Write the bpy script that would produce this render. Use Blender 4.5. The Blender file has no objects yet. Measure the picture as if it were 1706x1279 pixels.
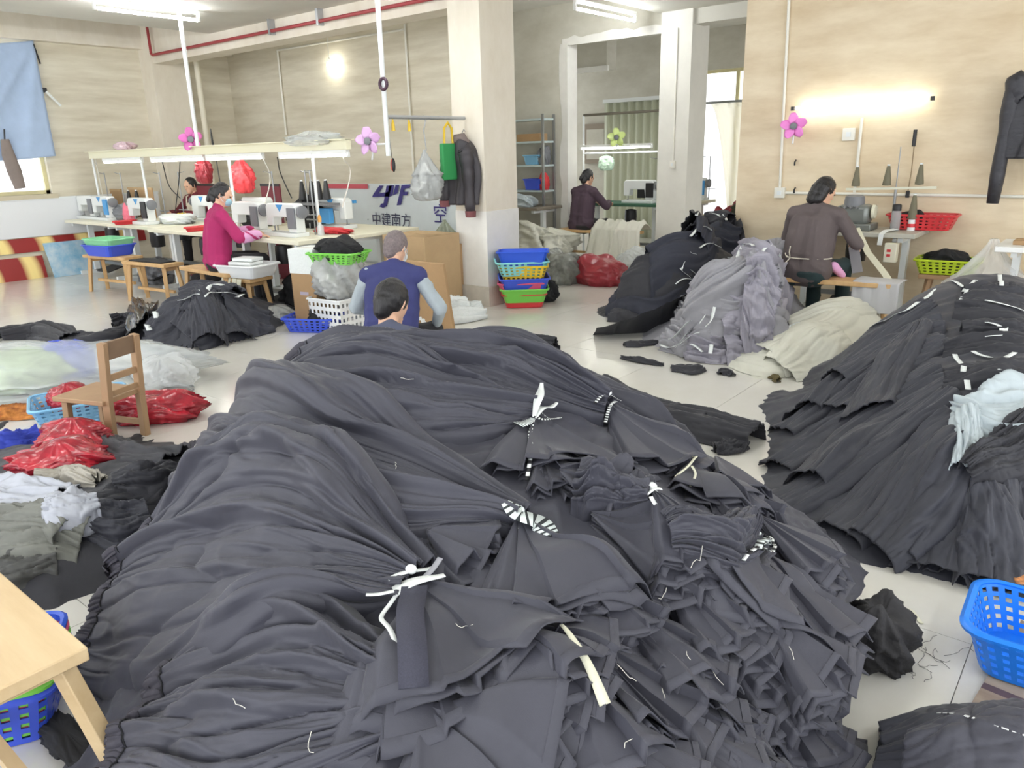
import bpy, math, random
import numpy as np
from mathutils import Vector, Matrix
# ------------------------------------------------------------------ camera
# world X runs along the beams, world Y runs towards the back wall
FPX, PITCH, ROLL, YAW, EYE = 1260.0, math.radians(17.0), math.radians(-1.56), math.radians(39.4), 1.5
sc = bpy.context.scene
COL = sc.collection
def rz2(a):
    a = np.asarray(a, float); c, s = math.cos(YAW), math.sin(YAW)
    out = a.copy(); out[..., 0] = a[..., 0]*c - a[..., 1]*s; out[..., 1] = a[..., 0]*s + a[..., 1]*c
    return out                                   # plan seen from the camera (x right, y ahead) -> world
_f = np.array([0, math.cos(PITCH), -math.sin(PITCH)]); _u = np.array([0, math.sin(PITCH), math.cos(PITCH)]); _x = np.array([1., 0, 0])
_r = math.cos(ROLL)*_x + math.sin(ROLL)*_u; _t = -math.sin(ROLL)*_x + math.cos(ROLL)*_u
CF, CR, CT = rz2(_f), rz2(_r), rz2(_t)
C0 = np.array([0, 0, EYE])
cam = bpy.data.objects.new('camera', bpy.data.cameras.new('camera')); COL.objects.link(cam)
cam.data.sensor_width = 36; cam.data.lens = FPX/1706*36; cam.data.clip_start = .05
cam.matrix_world = Matrix(((CR[0], CT[0], -CF[0], 0), (CR[1], CT[1], -CF[1], 0), (CR[2], CT[2], -CF[2], EYE), (0, 0, 0, 1)))
sc.camera = cam
vs = sc.view_settings; vs.view_transform = 'Standard'; vs.look = 'None'; vs.gamma = 1; vs.use_curve_mapping = False
vs.exposure = 1.36
# daylight: overcast sky reaching in through the sides left open behind and right of the camera
w = bpy.data.worlds.new('overcast_sky'); sc.world = w; w.use_nodes = True
w.node_tree.nodes['Background'].inputs[0].default_value = (0.93, 0.96, 1.0, 1); w.node_tree.nodes['Background'].inputs[1].default_value = 1.25

# pixel helpers: a pixel gives a direction, the plane it touches gives the distance
def ray(px, py): return CF*FPX + CR*(px-853) - CT*(py-639.5)
def atz(px, py, z=0.): d = ray(px, py); return C0 + d*((z-EYE)/d[2])
def atY(px, py, y): d = ray(px, py); return C0 + d*(y/d[1])
def atX(px, py, x): d = ray(px, py); return C0 + d*(x/d[0])
def plan(p): # world -> camera plan
    c, s = math.cos(YAW), math.sin(YAW); p = np.asarray(p, float); o = p.copy()
    o[..., 0] = p[..., 0]*c + p[..., 1]*s; o[..., 1] = -p[..., 0]*s + p[..., 1]*c; return o
def pl(px, py, z): return plan(atz(px, py, z))

# ------------------------------------------------------------------ materials
MATS = {}
def mat(name, col, rough=.6, nscale=0, namt=.12, metal=0., bump=0., bscale=200, emit=0, alpha=1, trans=0, sheen=0, col2=None, stretch=(1, 1, 1), spec=.5):
    if name in MATS: return MATS[name]
    m = bpy.data.materials.new(name); m.use_nodes = True; nt = m.node_tree; b = nt.nodes['Principled BSDF']
    c = tuple(col)+(1,)
    b.inputs['Base Color'].default_value = c; b.inputs['Roughness'].default_value = rough; b.inputs['Metallic'].default_value = metal
    b.inputs['Specular IOR Level'].default_value = spec
    if sheen: b.inputs['Sheen Weight'].default_value = sheen; b.inputs['Sheen Roughness'].default_value = .4
    if alpha < 1: b.inputs['Alpha'].default_value = alpha
    if trans: b.inputs['Transmission Weight'].default_value = trans; b.inputs['IOR'].default_value = 1.15
    if emit: b.inputs['Emission Color'].default_value = c; b.inputs['Emission Strength'].default_value = emit
    if nscale or bump:
        tc = nt.nodes.new('ShaderNodeTexCoord'); mp = nt.nodes.new('ShaderNodeMapping'); mp.inputs['Scale'].default_value = stretch
        nt.links.new(tc.outputs['Object'], mp.inputs[0])
    if nscale:
        n = nt.nodes.new('ShaderNodeTexNoise'); n.inputs['Scale'].default_value = nscale; n.inputs['Detail'].default_value = 6; n.inputs['Roughness'].default_value = .65
        nt.links.new(mp.outputs[0], n.inputs[0])
        r = nt.nodes.new('ShaderNodeValToRGB'); e = r.color_ramp.elements
        e[0].position = .32; e[1].position = .68
        e[0].color = (tuple(col2) if col2 else tuple(x*(1-namt) for x in col))+(1,)
        e[1].color = c if col2 else tuple(min(1, x*(1+namt)) for x in col)+(1,)
        nt.links.new(n.outputs[0], r.inputs[0]); nt.links.new(r.outputs[0], b.inputs['Base Color'])
    if bump:
        n2 = nt.nodes.new('ShaderNodeTexNoise'); n2.inputs['Scale'].default_value = bscale; n2.inputs['Detail'].default_value = 4
        nt.links.new(mp.outputs[0], n2.inputs[0])
        bp = nt.nodes.new('ShaderNodeBump'); bp.inputs['Strength'].default_value = bump; bp.inputs['Distance'].default_value = .01
        nt.links.new(n2.outputs[0], bp.inputs['Height']); nt.links.new(bp.outputs[0], b.inputs['Normal'])
    MATS[name] = m; return m
def stripes(name, a, bcol, freq, axis='X', rough=.8, ratio=.5):
    if name in MATS: return MATS[name]
    m = bpy.data.materials.new(name); m.use_nodes = True; nt = m.node_tree; b = nt.nodes['Principled BSDF']; b.inputs['Roughness'].default_value = rough
    uv = nt.nodes.new('ShaderNodeUVMap'); sx = nt.nodes.new('ShaderNodeSeparateXYZ'); nt.links.new(uv.outputs[0], sx.inputs[0])
    mu = nt.nodes.new('ShaderNodeMath'); mu.operation = 'MULTIPLY'; mu.inputs[1].default_value = freq; nt.links.new(sx.outputs[axis], mu.inputs[0])
    fr = nt.nodes.new('ShaderNodeMath'); fr.operation = 'FRACT'; nt.links.new(mu.outputs[0], fr.inputs[0])
    gt = nt.nodes.new('ShaderNodeMath'); gt.operation = 'GREATER_THAN'; gt.inputs[1].default_value = ratio; nt.links.new(fr.outputs[0], gt.inputs[0])
    mx = nt.nodes.new('ShaderNodeMix'); mx.data_type = 'RGBA'; nt.links.new(gt.outputs[0], mx.inputs[0])
    mx.inputs[6].default_value = tuple(a)+(1,); mx.inputs[7].default_value = tuple(bcol)+(1,); nt.links.new(mx.outputs[2], b.inputs['Base Color'])
    MATS[name] = m; return m
def s2l(r, g, b): # sRGB 0-255 -> linear
    f = lambda x: (x/255/12.92) if x < 10 else ((x/255+.055)/1.055)**2.4
    return (f(r), f(g), f(b))

# ------------------------------------------------------------------ mesh building
class MB:
    def __init__(s): s.v = []; s.f = []; s.uv = {}
    def add(s, V, Fc):
        o = len(s.v); s.v.extend([tuple(map(float, p)) for p in V]); s.f.extend([tuple(i+o for i in q) for q in Fc]); return o
    def box(s, c, d, R=None):
        x, y, z = d[0]/2, d[1]/2, d[2]/2
        P = [Vector((a*x, b*y, e*z)) for a, b, e in ((-1,-1,-1),(1,-1,-1),(1,1,-1),(-1,1,-1),(-1,-1,1),(1,-1,1),(1,1,1),(-1,1,1))]
        if R is not None: P = [R @ p for p in P]
        s.add([p+Vector(c) for p in P], [(0,3,2,1),(4,5,6,7),(0,1,5,4),(1,2,6,5),(2,3,7,6),(3,0,4,7)]); return s
    def b2(s, a, b): # box by corners
        return s.box([(a[i]+b[i])/2 for i in range(3)], [abs(b[i]-a[i]) for i in range(3)])
    def beam(s, a, b, w, h=None): # rectangular bar from a to b
        a, b = Vector(a), Vector(b); d = b-a; R = d.to_track_quat('Z', 'Y').to_matrix()
        return s.box((a+b)/2, (w, h or w, d.length), R)
    def rings(s, Rg, cap=True, closed=True):
        n = len(Rg[0]); m = len(Rg); o = s.add([p for r in Rg for p in r], [])
        for i in range(m-1):
            for j in range(n if closed else n-1):
                k = (j+1) % n
                s.f.append((o+i*n+j, o+i*n+k, o+(i+1)*n+k, o+(i+1)*n+j))
        if cap and closed:
            s.f.append(tuple(o+j for j in reversed(range(n)))); s.f.append(tuple(o+(m-1)*n+j for j in range(n)))
        return s
    def tube(s, pts, r, n=8, flat=1.):
        pts = [Vector(p) for p in pts]; m = len(pts); rr = r if hasattr(r, '__len__') else [r]*m
        up = Vector((0, 0, 1)); Rg = []; x = None
        for i, p in enumerate(pts):
            d = (pts[min(i+1, m-1)]-pts[max(i-1, 0)]).normalized()
            if x is None: x = d.cross(up if abs(d.z) < .95 else Vector((1, 0, 0))).normalized()
            else: x = (x-d*x.dot(d)).normalized()
            y = d.cross(x)
            Rg.append([p+x*math.cos(2*math.pi*k/n)*rr[i]+y*math.sin(2*math.pi*k/n)*rr[i]*flat for k in range(n)])
        return s.rings(Rg)
    def lathe(s, prof, c=(0, 0, 0), n=16, sx=1, sy=1):
        return s.rings([[(c[0]+r*sx*math.cos(2*math.pi*k/n), c[1]+r*sy*math.sin(2*math.pi*k/n), c[2]+z) for k in range(n)] for r, z in prof])
    def ball(s, c, r, n=10, m=7):
        r = r if hasattr(r, '__len__') else (r, r, r)
        Rg = [[(c[0]+r[0]*math.sin(math.pi*(i+.02)/(m-.96+.04))*math.cos(2*math.pi*k/n), c[1]+r[1]*math.sin(math.pi*(i+.02)/(m-.96+.04))*math.sin(2*math.pi*k/n), c[2]-r[2]*math.cos(math.pi*(i+.02)/(m-.96+.04))) for k in range(n)] for i in range(m)]
        return s.rings(Rg)
    def grid(s, A, uv=True):
        A = np.asarray(A, float); a, b = A.shape[:2]; o = len(s.v); s.v.extend(map(tuple, A.reshape(-1, 3).tolist()))
        I = (o+np.arange(a*b)).reshape(a, b)
        s.f.extend(map(tuple, np.stack([I[:-1, :-1], I[:-1, 1:], I[1:, 1:], I[1:, :-1]], -1).reshape(-1, 4).tolist()))
        if uv:
            tt, ss = np.meshgrid(np.linspace(0, 1, a), np.linspace(0, 1, b), indexing='ij')
            for k, (p, q) in enumerate(zip(tt.ravel(), ss.ravel())): s.uv[o+k] = (p, q)
        return s
    def ribbon(s, pts, w, t=.0015, nrm=(0, 0, 1)):
        pts = [Vector(p) for p in pts]; m = len(pts); ww = w if hasattr(w, '__len__') else [w]*m; nn = [Vector(q) for q in (nrm if hasattr(nrm[0], '__len__') else [nrm]*m)]
        A = []
        for i, p in enumerate(pts):
            d = (pts[min(i+1, m-1)]-pts[max(i-1, 0)]).normalized(); sd = d.cross(nn[i]).normalized()*ww[i]/2; q = nn[i].normalized()*t
            A.append([p-sd, p+sd, p+sd+q, p-sd+q, p-sd])
        return s.grid([[tuple(x) for x in r] for r in A])
def obj(name, mb, material, parent=None, world=False, smooth=True, bevel=0, solid=0, sub=0, angle=None):
    V = np.array(mb.v, float).reshape(-1, 3)
    loc = np.zeros(3)
    if parent is None:
        loc = np.array([(V[:, 0].min()+V[:, 0].max())/2, (V[:, 1].min()+V[:, 1].max())/2, V[:, 2].min()]); V = V-loc
    elif world:
        q = parent; off = np.zeros(3)
        while q is not None: off += np.array(q.location); q = q.parent
        V = V-off
    me = bpy.data.meshes.new(name); me.from_pydata(V.tolist(), [], mb.f); me.materials.append(material)
    if smooth: me.polygons.foreach_set('use_smooth', [True]*len(me.polygons))
    if mb.uv:
        ul = me.uv_layers.new(name='uv'); ids = np.zeros(len(me.loops), int); me.loops.foreach_get('vertex_index', ids)
        tab = np.zeros((len(V), 2))
        for k, q in mb.uv.items(): tab[k] = q
        ul.data.foreach_set('uv', tab[ids].ravel())
    me.update()
    o = bpy.data.objects.new(name, me); COL.objects.link(o); o.location = loc
    if parent is not None: o.parent = parent
    if solid:
        md = o.modifiers.new('solid', 'SOLIDIFY'); md.thickness = solid; md.offset = 0
    if bevel:
        md = o.modifiers.new('bevel', 'BEVEL'); md.width = bevel; md.segments = 2; md.limit_method = 'ANGLE'; md.angle_limit = math.radians(40)
        if smooth: me.set_sharp_from_angle(angle=math.radians(40))
    elif smooth: me.set_sharp_from_angle(angle=math.radians(angle or 50))
    if sub:
        md = o.modifiers.new('sub', 'SUBSURF'); md.levels = sub; md.render_levels = sub
    return o
def tag(o, label=None, cat=None, group=None, kind=None):
    if label: o['label'] = label
    if cat: o['category'] = cat
    if group: o['group'] = group
    if kind: o['kind'] = kind
    return o
def thing(name, label, cat, loc=(0, 0, 0), rz=0, group=None):
    o = bpy.data.objects.new(name, None); o.empty_display_size = .1; COL.objects.link(o); o.location = tuple(map(float, loc)); o.rotation_euler = (0, 0, rz)
    return tag(o, label, cat, group)
def copy_tree(o, parent=None):
    c = o.copy(); COL.objects.link(c); c.parent = parent
    for ch in list(o.children): copy_tree(ch, c)
    return c
def struct(name, mb, m, **k): return tag(obj(name, mb, m, **k), kind='structure')
def setp(o, loc, rz=0): o.location = tuple(map(float, loc)); o.rotation_euler = (0, 0, rz); return o

# ------------------------------------------------------------------ noise and cloth
class Noise:
    def __init__(s, seed): s.t = np.random.RandomState(seed).rand(64, 64)
    def __call__(s, x, y):
        x = np.asarray(x, float); y = np.asarray(y, float)
        xi = np.floor(x).astype(int); yi = np.floor(y).astype(int); fx = x-xi; fy = y-yi
        fx = fx*fx*fx*(fx*(fx*6-15)+10); fy = fy*fy*fy*(fy*(fy*6-15)+10)
        g = lambda a, b: s.t[a % 64, b % 64]
        return (g(xi, yi)*(1-fx)+g(xi+1, yi)*fx)*(1-fy)+(g(xi, yi+1)*(1-fx)+g(xi+1, yi+1)*fx)*fy
    def ridge(s, x, y): return 1-np.abs(2*s(x, y)-1)
    def fbm(s, x, y, o=3):
        r = 0; a = 1; t = 0
        for k in range(o): r = r+a*s(x*2**k+7*k, y*2**k+3*k); t += a; a *= .5
        return r/t
class Mound: # smooth height surface through control points given in the camera plan
    def __init__(s, pts, lam=.002):
        P = np.array(pts, float); s.c = P[:, :2]; n = len(P)
        K = s.k(np.linalg.norm(s.c[:, None]-s.c[None], axis=2))+lam*np.eye(n)
        Q = np.c_[np.ones(n), s.c]; A = np.block([[K, Q], [Q.T, np.zeros((3, 3))]])
        s.w = np.linalg.solve(A, np.r_[P[:, 2], 0, 0, 0])
    @staticmethod
    def k(r): return np.where(r > 1e-9, r*r*np.log(np.maximum(r, 1e-9)), 0)
    def __call__(s, x, y, raw=False):
        x = np.asarray(x, float); y = np.asarray(y, float); sh = x.shape; q = np.stack([x.ravel(), y.ravel()], 1)
        r = np.linalg.norm(q[:, None]-s.c[None], axis=2); n = len(s.c)
        z = (s.k(r)@s.w[:n]+s.w[n]+q@s.w[n+1:]).reshape(sh); return z if raw else np.maximum(z, 0)
    def hit(s, px, py, off=0):
        d = plan(ray(px, py)); d = d/np.linalg.norm(d); t = np.linspace(.5, 11, 2100); P = np.array([0, 0, EYE])+t[:, None]*d
        g = P[:, 2]-s(P[:, 0], P[:, 1])-off
        if hasattr(s, 'x0'):
            k = (P[:, 0] > s.x0) & (P[:, 0] < s.x1) & (P[:, 1] > s.y0) & (P[:, 1] < s.y1)
            if k.any(): P, g = P[k], g[k]
        return P[np.argmax(g <= 0)] if (g <= 0).any() else P[np.argmin(g)]
def normals(A):
    du = np.gradient(A, axis=0); dv = np.gradient(A, axis=1); n = np.cross(dv, du); n /= np.maximum(np.linalg.norm(n, axis=2, keepdims=True), 1e-9)
    n *= np.sign(n[..., 2:3]+1e-6); return n
def spline(P, n):
    P = np.asarray(P, float); m = len(P)
    t = np.r_[0, np.cumsum(np.linalg.norm(np.diff(P[:, :2], axis=0), axis=1)+1e-6)]; q = np.linspace(0, t[-1], n)
    out = np.zeros((n, P.shape[1]))
    for k in range(P.shape[1]):
        y = P[:, k]; d = np.gradient(y, t) if m > 2 else np.full(m, (y[-1]-y[0])/t[-1])
        i = np.clip(np.searchsorted(t, q, 'right')-1, 0, m-2); h = t[i+1]-t[i]; s = (q-t[i])/h
        out[:, k] = (2*s**3-3*s**2+1)*y[i]+(s**3-2*s**2+s)*h*d[i]+(-2*s**3+3*s**2)*y[i+1]+(s**3-s**2)*h*d[i+1]
    return out
def drape(sp, M, off=.02, dome=.05, seed=0, nt=90, ns=70, folds=.02, freq=6, fine=.006, drop=.12, flow=1.5, edge=2.5, wob=.12, crease=.012, steps=9, steph=.022):
    """cloth laid along the plan line sp = [(x, y, half_width), ...] over the mound M -> grid nt x ns x 3 in the camera plan"""
    N = Noise(seed); S = spline(sp, nt); c = S[:, :2]; w = np.abs(S[:, 2])
    d = np.gradient(c, axis=0); d /= np.linalg.norm(d, axis=1, keepdims=True)+1e-9; nrm = np.stack([d[:, 1], -d[:, 0]], 1)
    s = np.linspace(-1, 1, ns); t = np.linspace(0, 1, nt); T, Sg = np.meshgrid(t, s, indexing='ij')
    wv = 1+wob*(N(T*4+3, np.sign(Sg)*5+20)-.5)*2*np.abs(Sg)
    X = c[:, None, 0]+nrm[:, None, 0]*Sg*w[:, None]*wv; Y = c[:, None, 1]+nrm[:, None, 1]*Sg*w[:, None]*wv
    dm = dome if np.isscalar(dome) else np.interp(t, np.linspace(0, 1, len(dome)), dome)[:, None]
    Z = M(X, Y)+off+dm*(1-np.abs(Sg)**edge)-drop*np.maximum(np.abs(Sg)-.86, 0)/.14
    A = np.stack([X, Y, np.maximum(Z, .004)], 2); n = normals(A)
    sw = Sg+.25*(N(T*2.2, Sg*1.5+9)-.5)
    amp = np.minimum(1, (1-np.abs(Sg))*6)
    D = folds*(N.ridge(sw*freq*.5+5, T*flow)**1.3-.5)*1.4 + folds*.55*(N.ridge(sw*freq*1.1+31, T*flow*1.6+11)**1.6-.4) + crease*-(N.ridge(sw*freq*.8+17+T*1.3, T*flow+23)**9)
    D = D-crease*.55*(N.ridge(sw*freq*1.9+41+T*.9, T*flow*1.4+53)**8)+crease*.35*(N.ridge(sw*freq*1.3+3-T*1.7, T*flow*2.1+29)**6)
    rs = np.random.RandomState(seed+77)
    for i in range(steps): # overlapping fold edges that run along the cloth
        c0 = rs.uniform(-.8, .8); sg = rs.choice([-1, 1]); t0 = rs.uniform(-.2, .6); t1 = t0+rs.uniform(.35, .9)
        x = (sw-c0-.3*(N(T*1.8+i*3.1, 40+i*0.)-.5))*sg; mk = np.clip((T-t0)/.15, 0, 1)*np.clip((t1-T)/.15, 0, 1)
        D = D+steph*rs.uniform(.5, 1.3)*mk*(1/(1+np.exp(-np.clip(x*130, -40, 40))))*np.exp(-np.maximum(x, 0)*rs.uniform(3, 7))
    D = D+fine*(N.fbm(sw*freq*2.5, T*7+5)-.5)*2
    A = A+n*(D*amp)[..., None]; A[..., 2] = np.maximum(A[..., 2], .003+.002*(Sg+1))
    return A
def gridobj(name, A, m, parent=None, solid=0, **k):
    mb = MB(); mb.grid(rz2(A)); return obj(name, mb, m, parent, world=True, solid=solid, angle=180, **k)
# ------------------------------------------------------------------ the room
WALL = mat('stained_plaster', s2l(232, 226, 208), .85, 2.0, .1, bump=.1, bscale=9, col2=s2l(203, 194, 172), stretch=(.35, .35, 2.8))
WALLR = mat('tan_plaster', s2l(234, 219, 192), .85, 2.2, .1, bump=.1, bscale=9, col2=s2l(210, 190, 158), stretch=(.5, .5, 1.9))
WALLG = mat('grey_plaster', s2l(205, 202, 190), .85, 2.0, .1, bump=.1, bscale=9, col2=s2l(186, 182, 168), stretch=(.8, .8, 1.5))
COLM = mat('column_paint', s2l(231, 224, 210), .8, 3, .1, bump=.08, bscale=12, col2=s2l(217, 208, 190), stretch=(1, 1, .5))
WHITEP = mat('white_paint', s2l(230, 228, 222), .7, 4, .05)
CEIL = mat('ceiling_grey', s2l(204, 202, 192), .9, 1.2, .06)
TILE = mat('floor_tile', s2l(222, 220, 214), .16, 1.3, .05, col2=s2l(212, 209, 199))
GROUT = mat('floor_grout', s2l(150, 147, 138), .8)
fb = MB().b2((-12.2, -2.4, -.08), (4, 14, -.005)); floor = struct('floor', fb, GROUT, smooth=False)
tcx = atz(1620, 1073); TS = .8
tm = None
for i in range(-18, 6):
    for j in range(-4, 14):
        x = tcx[0]+i*TS; y = tcx[1]+j*TS
        q = np.array([x+TS/2, y+TS/2, 0])-C0; k = q@CF
        if k < .6 or abs(q@CR)/k > .95 or x < -11.83-TS or y > 9.3: continue
        if tm is None:
            b = MB().b2((0, 0, -.012), (TS-.0025, TS-.0025, 0)); to = obj('tile', b, TILE, floor, smooth=False); tm = to.data; o = to
        else:
            o = bpy.data.objects.new('tile', tm); COL.objects.link(o); o.parent = floor
        o.location = (x-floor.location[0], y-floor.location[1], -floor.location[2])
struct('floor_back', MB().b2((-11, 9.2+.45, -.012), (2, 13.4, .0)), TILE, smooth=False)
XL = -11.83
# left wall with its window opening
b = MB(); wy0, wy1, wz0, wz1 = 1.6, 4.42, 1.12, 3.02
b.b2((XL-.2, -2, 0), (XL, 7.6, wz0)); b.b2((XL-.2, -2, wz1), (XL, 7.6, 3.4)); b.b2((XL-.2, -2, wz0), (XL, wy0, wz1)); b.b2((XL-.2, wy1, wz0), (XL, 7.6, wz1))
struct('wall_left', b, WALL, smooth=False)
b = MB().b2((XL, -2, 3.08), (XL+.16, 7.4, 3.4)); struct('beam_left', b, COLM, smooth=False)
struct('wall_back', MB().b2((XL, 7.4, 0), (-6.12, 7.6, 3.4)), WALL, smooth=False)
struct('pilaster_back', MB().b2((-6.5, 7.22, 0), (-6.12, 7.4, 3.4)), WALL, smooth=False)
struct('pilaster_left', MB().b2((XL, 5.95, 0), (XL+.34, 6.5, 3.4)), COLM, smooth=False)
struct('beam_main', MB().b2((XL, 5.98, 2.87), (-5.42, 6.28, 3.4)), COLM, smooth=False)
ac = MB().b2((-9.9, -2.2, 3.1), (4, 5.98, 3.42)).b2((-5.02, 5.98, 3.1), (4, 9.2, 3.42)); struct('ceiling', ac, CEIL, smooth=False)
struct('ceiling_left', MB().b2((XL-.2, -2.2, 3.4), (-9.9, 5.98, 3.5)).b2((XL-.2, 5.98, 3.4), (-5.02, 9.2, 3.5)), CEIL, smooth=False)
struct('ceiling_back', MB().b2((-11, 9.2, 3.4), (2, 13.4, 3.5)), CEIL, smooth=False)
c1 = MB().b2((-5.42, 5.78, 0), (-5.02, 6.28, 3.4)); struct('column_front', c1, COLM, smooth=False)
struct('trim_1', MB().b2((-5.45, 5.75, 0), (-4.99, 6.31, .2)), mat('plinth', s2l(196, 190, 178), .8, 5), smooth=False)
lw = MB().b2((-5.425, 5.772, .2), (-5.015, 5.78, .95)).b2((-5.02, 5.772, .2), (-5.012, 6.285, .95)); struct('trim_2', lw, WHITEP, smooth=False)
# partition with the rough opening
b = MB().b2((-11, 9.2, 0), (-6.42, 9.4, 3.4)).b2((-6.42, 9.2, 2.9), (-4.97, 9.4, 3.4)); struct('wall_partition', b, WALLG, smooth=False)
N0 = Noise(5); A = []
for i in range(40):
    z = 2.9*i/39; wob = .09+.05*N0(z*4, 1)
    A.append([(-6.42-wob, 9.195, z), (-6.41, 9.185, z), (-6.40, 9.4, z)])
b = MB().grid(np.array(A)); struct('trim_3', b, WHITEP)
A = [[(-6.5+1.53*i/30, 9.192, 2.87), (-6.5+1.53*i/30, 9.186, 2.95+.05*N0(i*.5, 9))] for i in range(31)]
struct('trim_4', MB().grid(np.array(A)), WHITEP)
struct('column_back', MB().b2((-4.97, 9.15, 0), (-4.55, 9.62, 3.4)), mat('column_white', s2l(222, 220, 212), .8, 3, .05), smooth=False)
struct('beam_back', MB().b2((-4.55, 9.2, 2.93), (-2.2, 9.45, 3.4)), CEIL, smooth=False)
struct('wall_right', MB().b2((-3.26, 7.7, 0), (4, 7.9, 3.4)), WALLR, smooth=False)
# the room behind
struct('wall_far', MB().b2((-11, 12.9, 0), (-6.55, 13.1, 3.4)).b2((-6.55, 12.9, 0), (-4.6, 13.1, .3)).b2((-6.55, 12.9, 2.75), (-4.6, 13.1, 3.4)).b2((-4.6, 12.9, 0), (2, 13.1, 3.4)), WALLG, smooth=False)
struct('beam_far', MB().b2((-9.8, 11.2, 2.75), (-7.05, 11.5, 3.4)), WALLG, smooth=False)
struct('trim_5', MB().b2((-9.8, 11.15, 2.72), (-7.0, 11.2, 2.8)), WHITEP, smooth=False)
# windows
FRAME = mat('aluminium_yellowed', s2l(214, 205, 160), .45, 6, .1, metal=.3)
GLASS = mat('window_glass', (.9, .95, .95), .05, alpha=.12)
def window(name, axis, c, a0, a1, z0, z1, n, zbar=None):
    fr = MB(); w = .05; P = (lambda a, z, d: (c+d, a, z)) if axis == 'x' else (lambda a, z, d: (a, c+d, z))
    def bar(p, q, z, y): fr.b2(P(p, z, -.03), P(q, y, .03))
    bar(a0, a1, z0, z0+w); bar(a0, a1, z1-w, z1); bar(a0, a0+w, z0, z1); bar(a1-w, a1, z0, z1)
    o = struct(name, fr, FRAME, smooth=False)
    for k in range(1, n): x = a0+(a1-a0)*k/n; obj('mullion', MB().b2(P(x-.03, z0+w, -.025), P(x+.03, z1-w, .025)), FRAME, o, world=True, smooth=False)
    for k in range(n):
        p, q = a0+w+(a1-a0-2*w)*k/n, a0+w+(a1-a0-2*w)*(k+1)/n
        obj('pane', MB().b2(P(p, z0+w, -.003), P(q, z1-w, .003)), GLASS, o, world=True, smooth=False)
    return o
window('window_1', 'x', XL-.1, wy0, wy1, wz0, wz1, 3)
window('window_2', 'y', 12.98, -6.55, -4.6, .3, 2.75, 2)
struct('trim_6', MB().b2((XL-.2, wy0-.05, wz0-.06), (XL+.05, wy1+.05, wz0)), mat('sill_concrete', s2l(200, 190, 165), .8), smooth=False)
# light pads outside are only the sky; tubes in view are real lamps
TUBE = mat('lit_tube', (1.0, 1.0, .93), .4, emit=8)
TUBEC = mat('bright_ceiling_tube', (.95, .98, 1.0), .4, emit=48)
BATT = mat('lamp_batten', s2l(235, 236, 232), .4)
ENDC = mat('dark_plastic', s2l(48, 46, 46), .5)
def tube_lamp(label, a, b, group=None, over=.035, tm=None, cat='lamp', name='tube_lamp', cold=False):
    a, b = Vector(a), Vector(b); t = thing(name, label, cat, (a+b)/2, 0, group)
    d = (b-a).normalized()
    obj('tube', MB().tube([a+d*.03, b-d*.03], .016, 10), tm or TUBE, t, world=True)
    if over: obj('batten', MB().beam(a+Vector((0, 0, over)), b+Vector((0, 0, over)), .045, .035), BATT, t, world=True, smooth=False)
    for p, s in ((a, 1), (b, -1)):
        obj('end_cap', MB().beam(p+Vector((0, 0, -.018)), p+Vector((0, 0, max(over, .018))), .03, .025), ENDC if not over else BATT, t, world=True, smooth=False)
    return t
LG = 'added unseen ceiling tubes'
tube_lamp('long lit tube lamp on the ceiling beside the white hanging pole', (-8.5, 3.9, 3.0), (-8.5, 5.02, 3.0), tm=TUBEC, over=.08)
tube_lamp('lit tube lamp on the grey ceiling before the doorway partition', (-5.2, 7.6, 3.0), (-5.17, 8.85, 3.0), tm=TUBEC, over=.08)
# added unseen tubes light the floor and heaps, spaced after the two in view
for n_, x, y, lab in (('left', -8.5, .7, 'in the row of the white hanging pole, over the open floor'), ('near_left', -5.2, .7, 'over the floor beside the low chair'), ('middle', -5.2, 4.45, 'over the man in the navy vest'), ('front', -1.9, .7, 'over the pine stool and main heap'), ('right', -1.9, 4.45, 'over the off-white heap'), ('near_right', 1.4, .7, 'over the plywood board side of the hall'), ('far_right', 1.4, 4.45, 'over the far side of the untied heap')):
    t_ = tube_lamp('added unseen ceiling tube lamp '+lab, (x, y-.6, 3.0), (x, y+.6, 3.0), LG, over=.08, tm=TUBEC, name='tube_lamp_%s_offscreen' % n_)
    t_.children[0].name = 'tube_%s_offscreen' % n_
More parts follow.
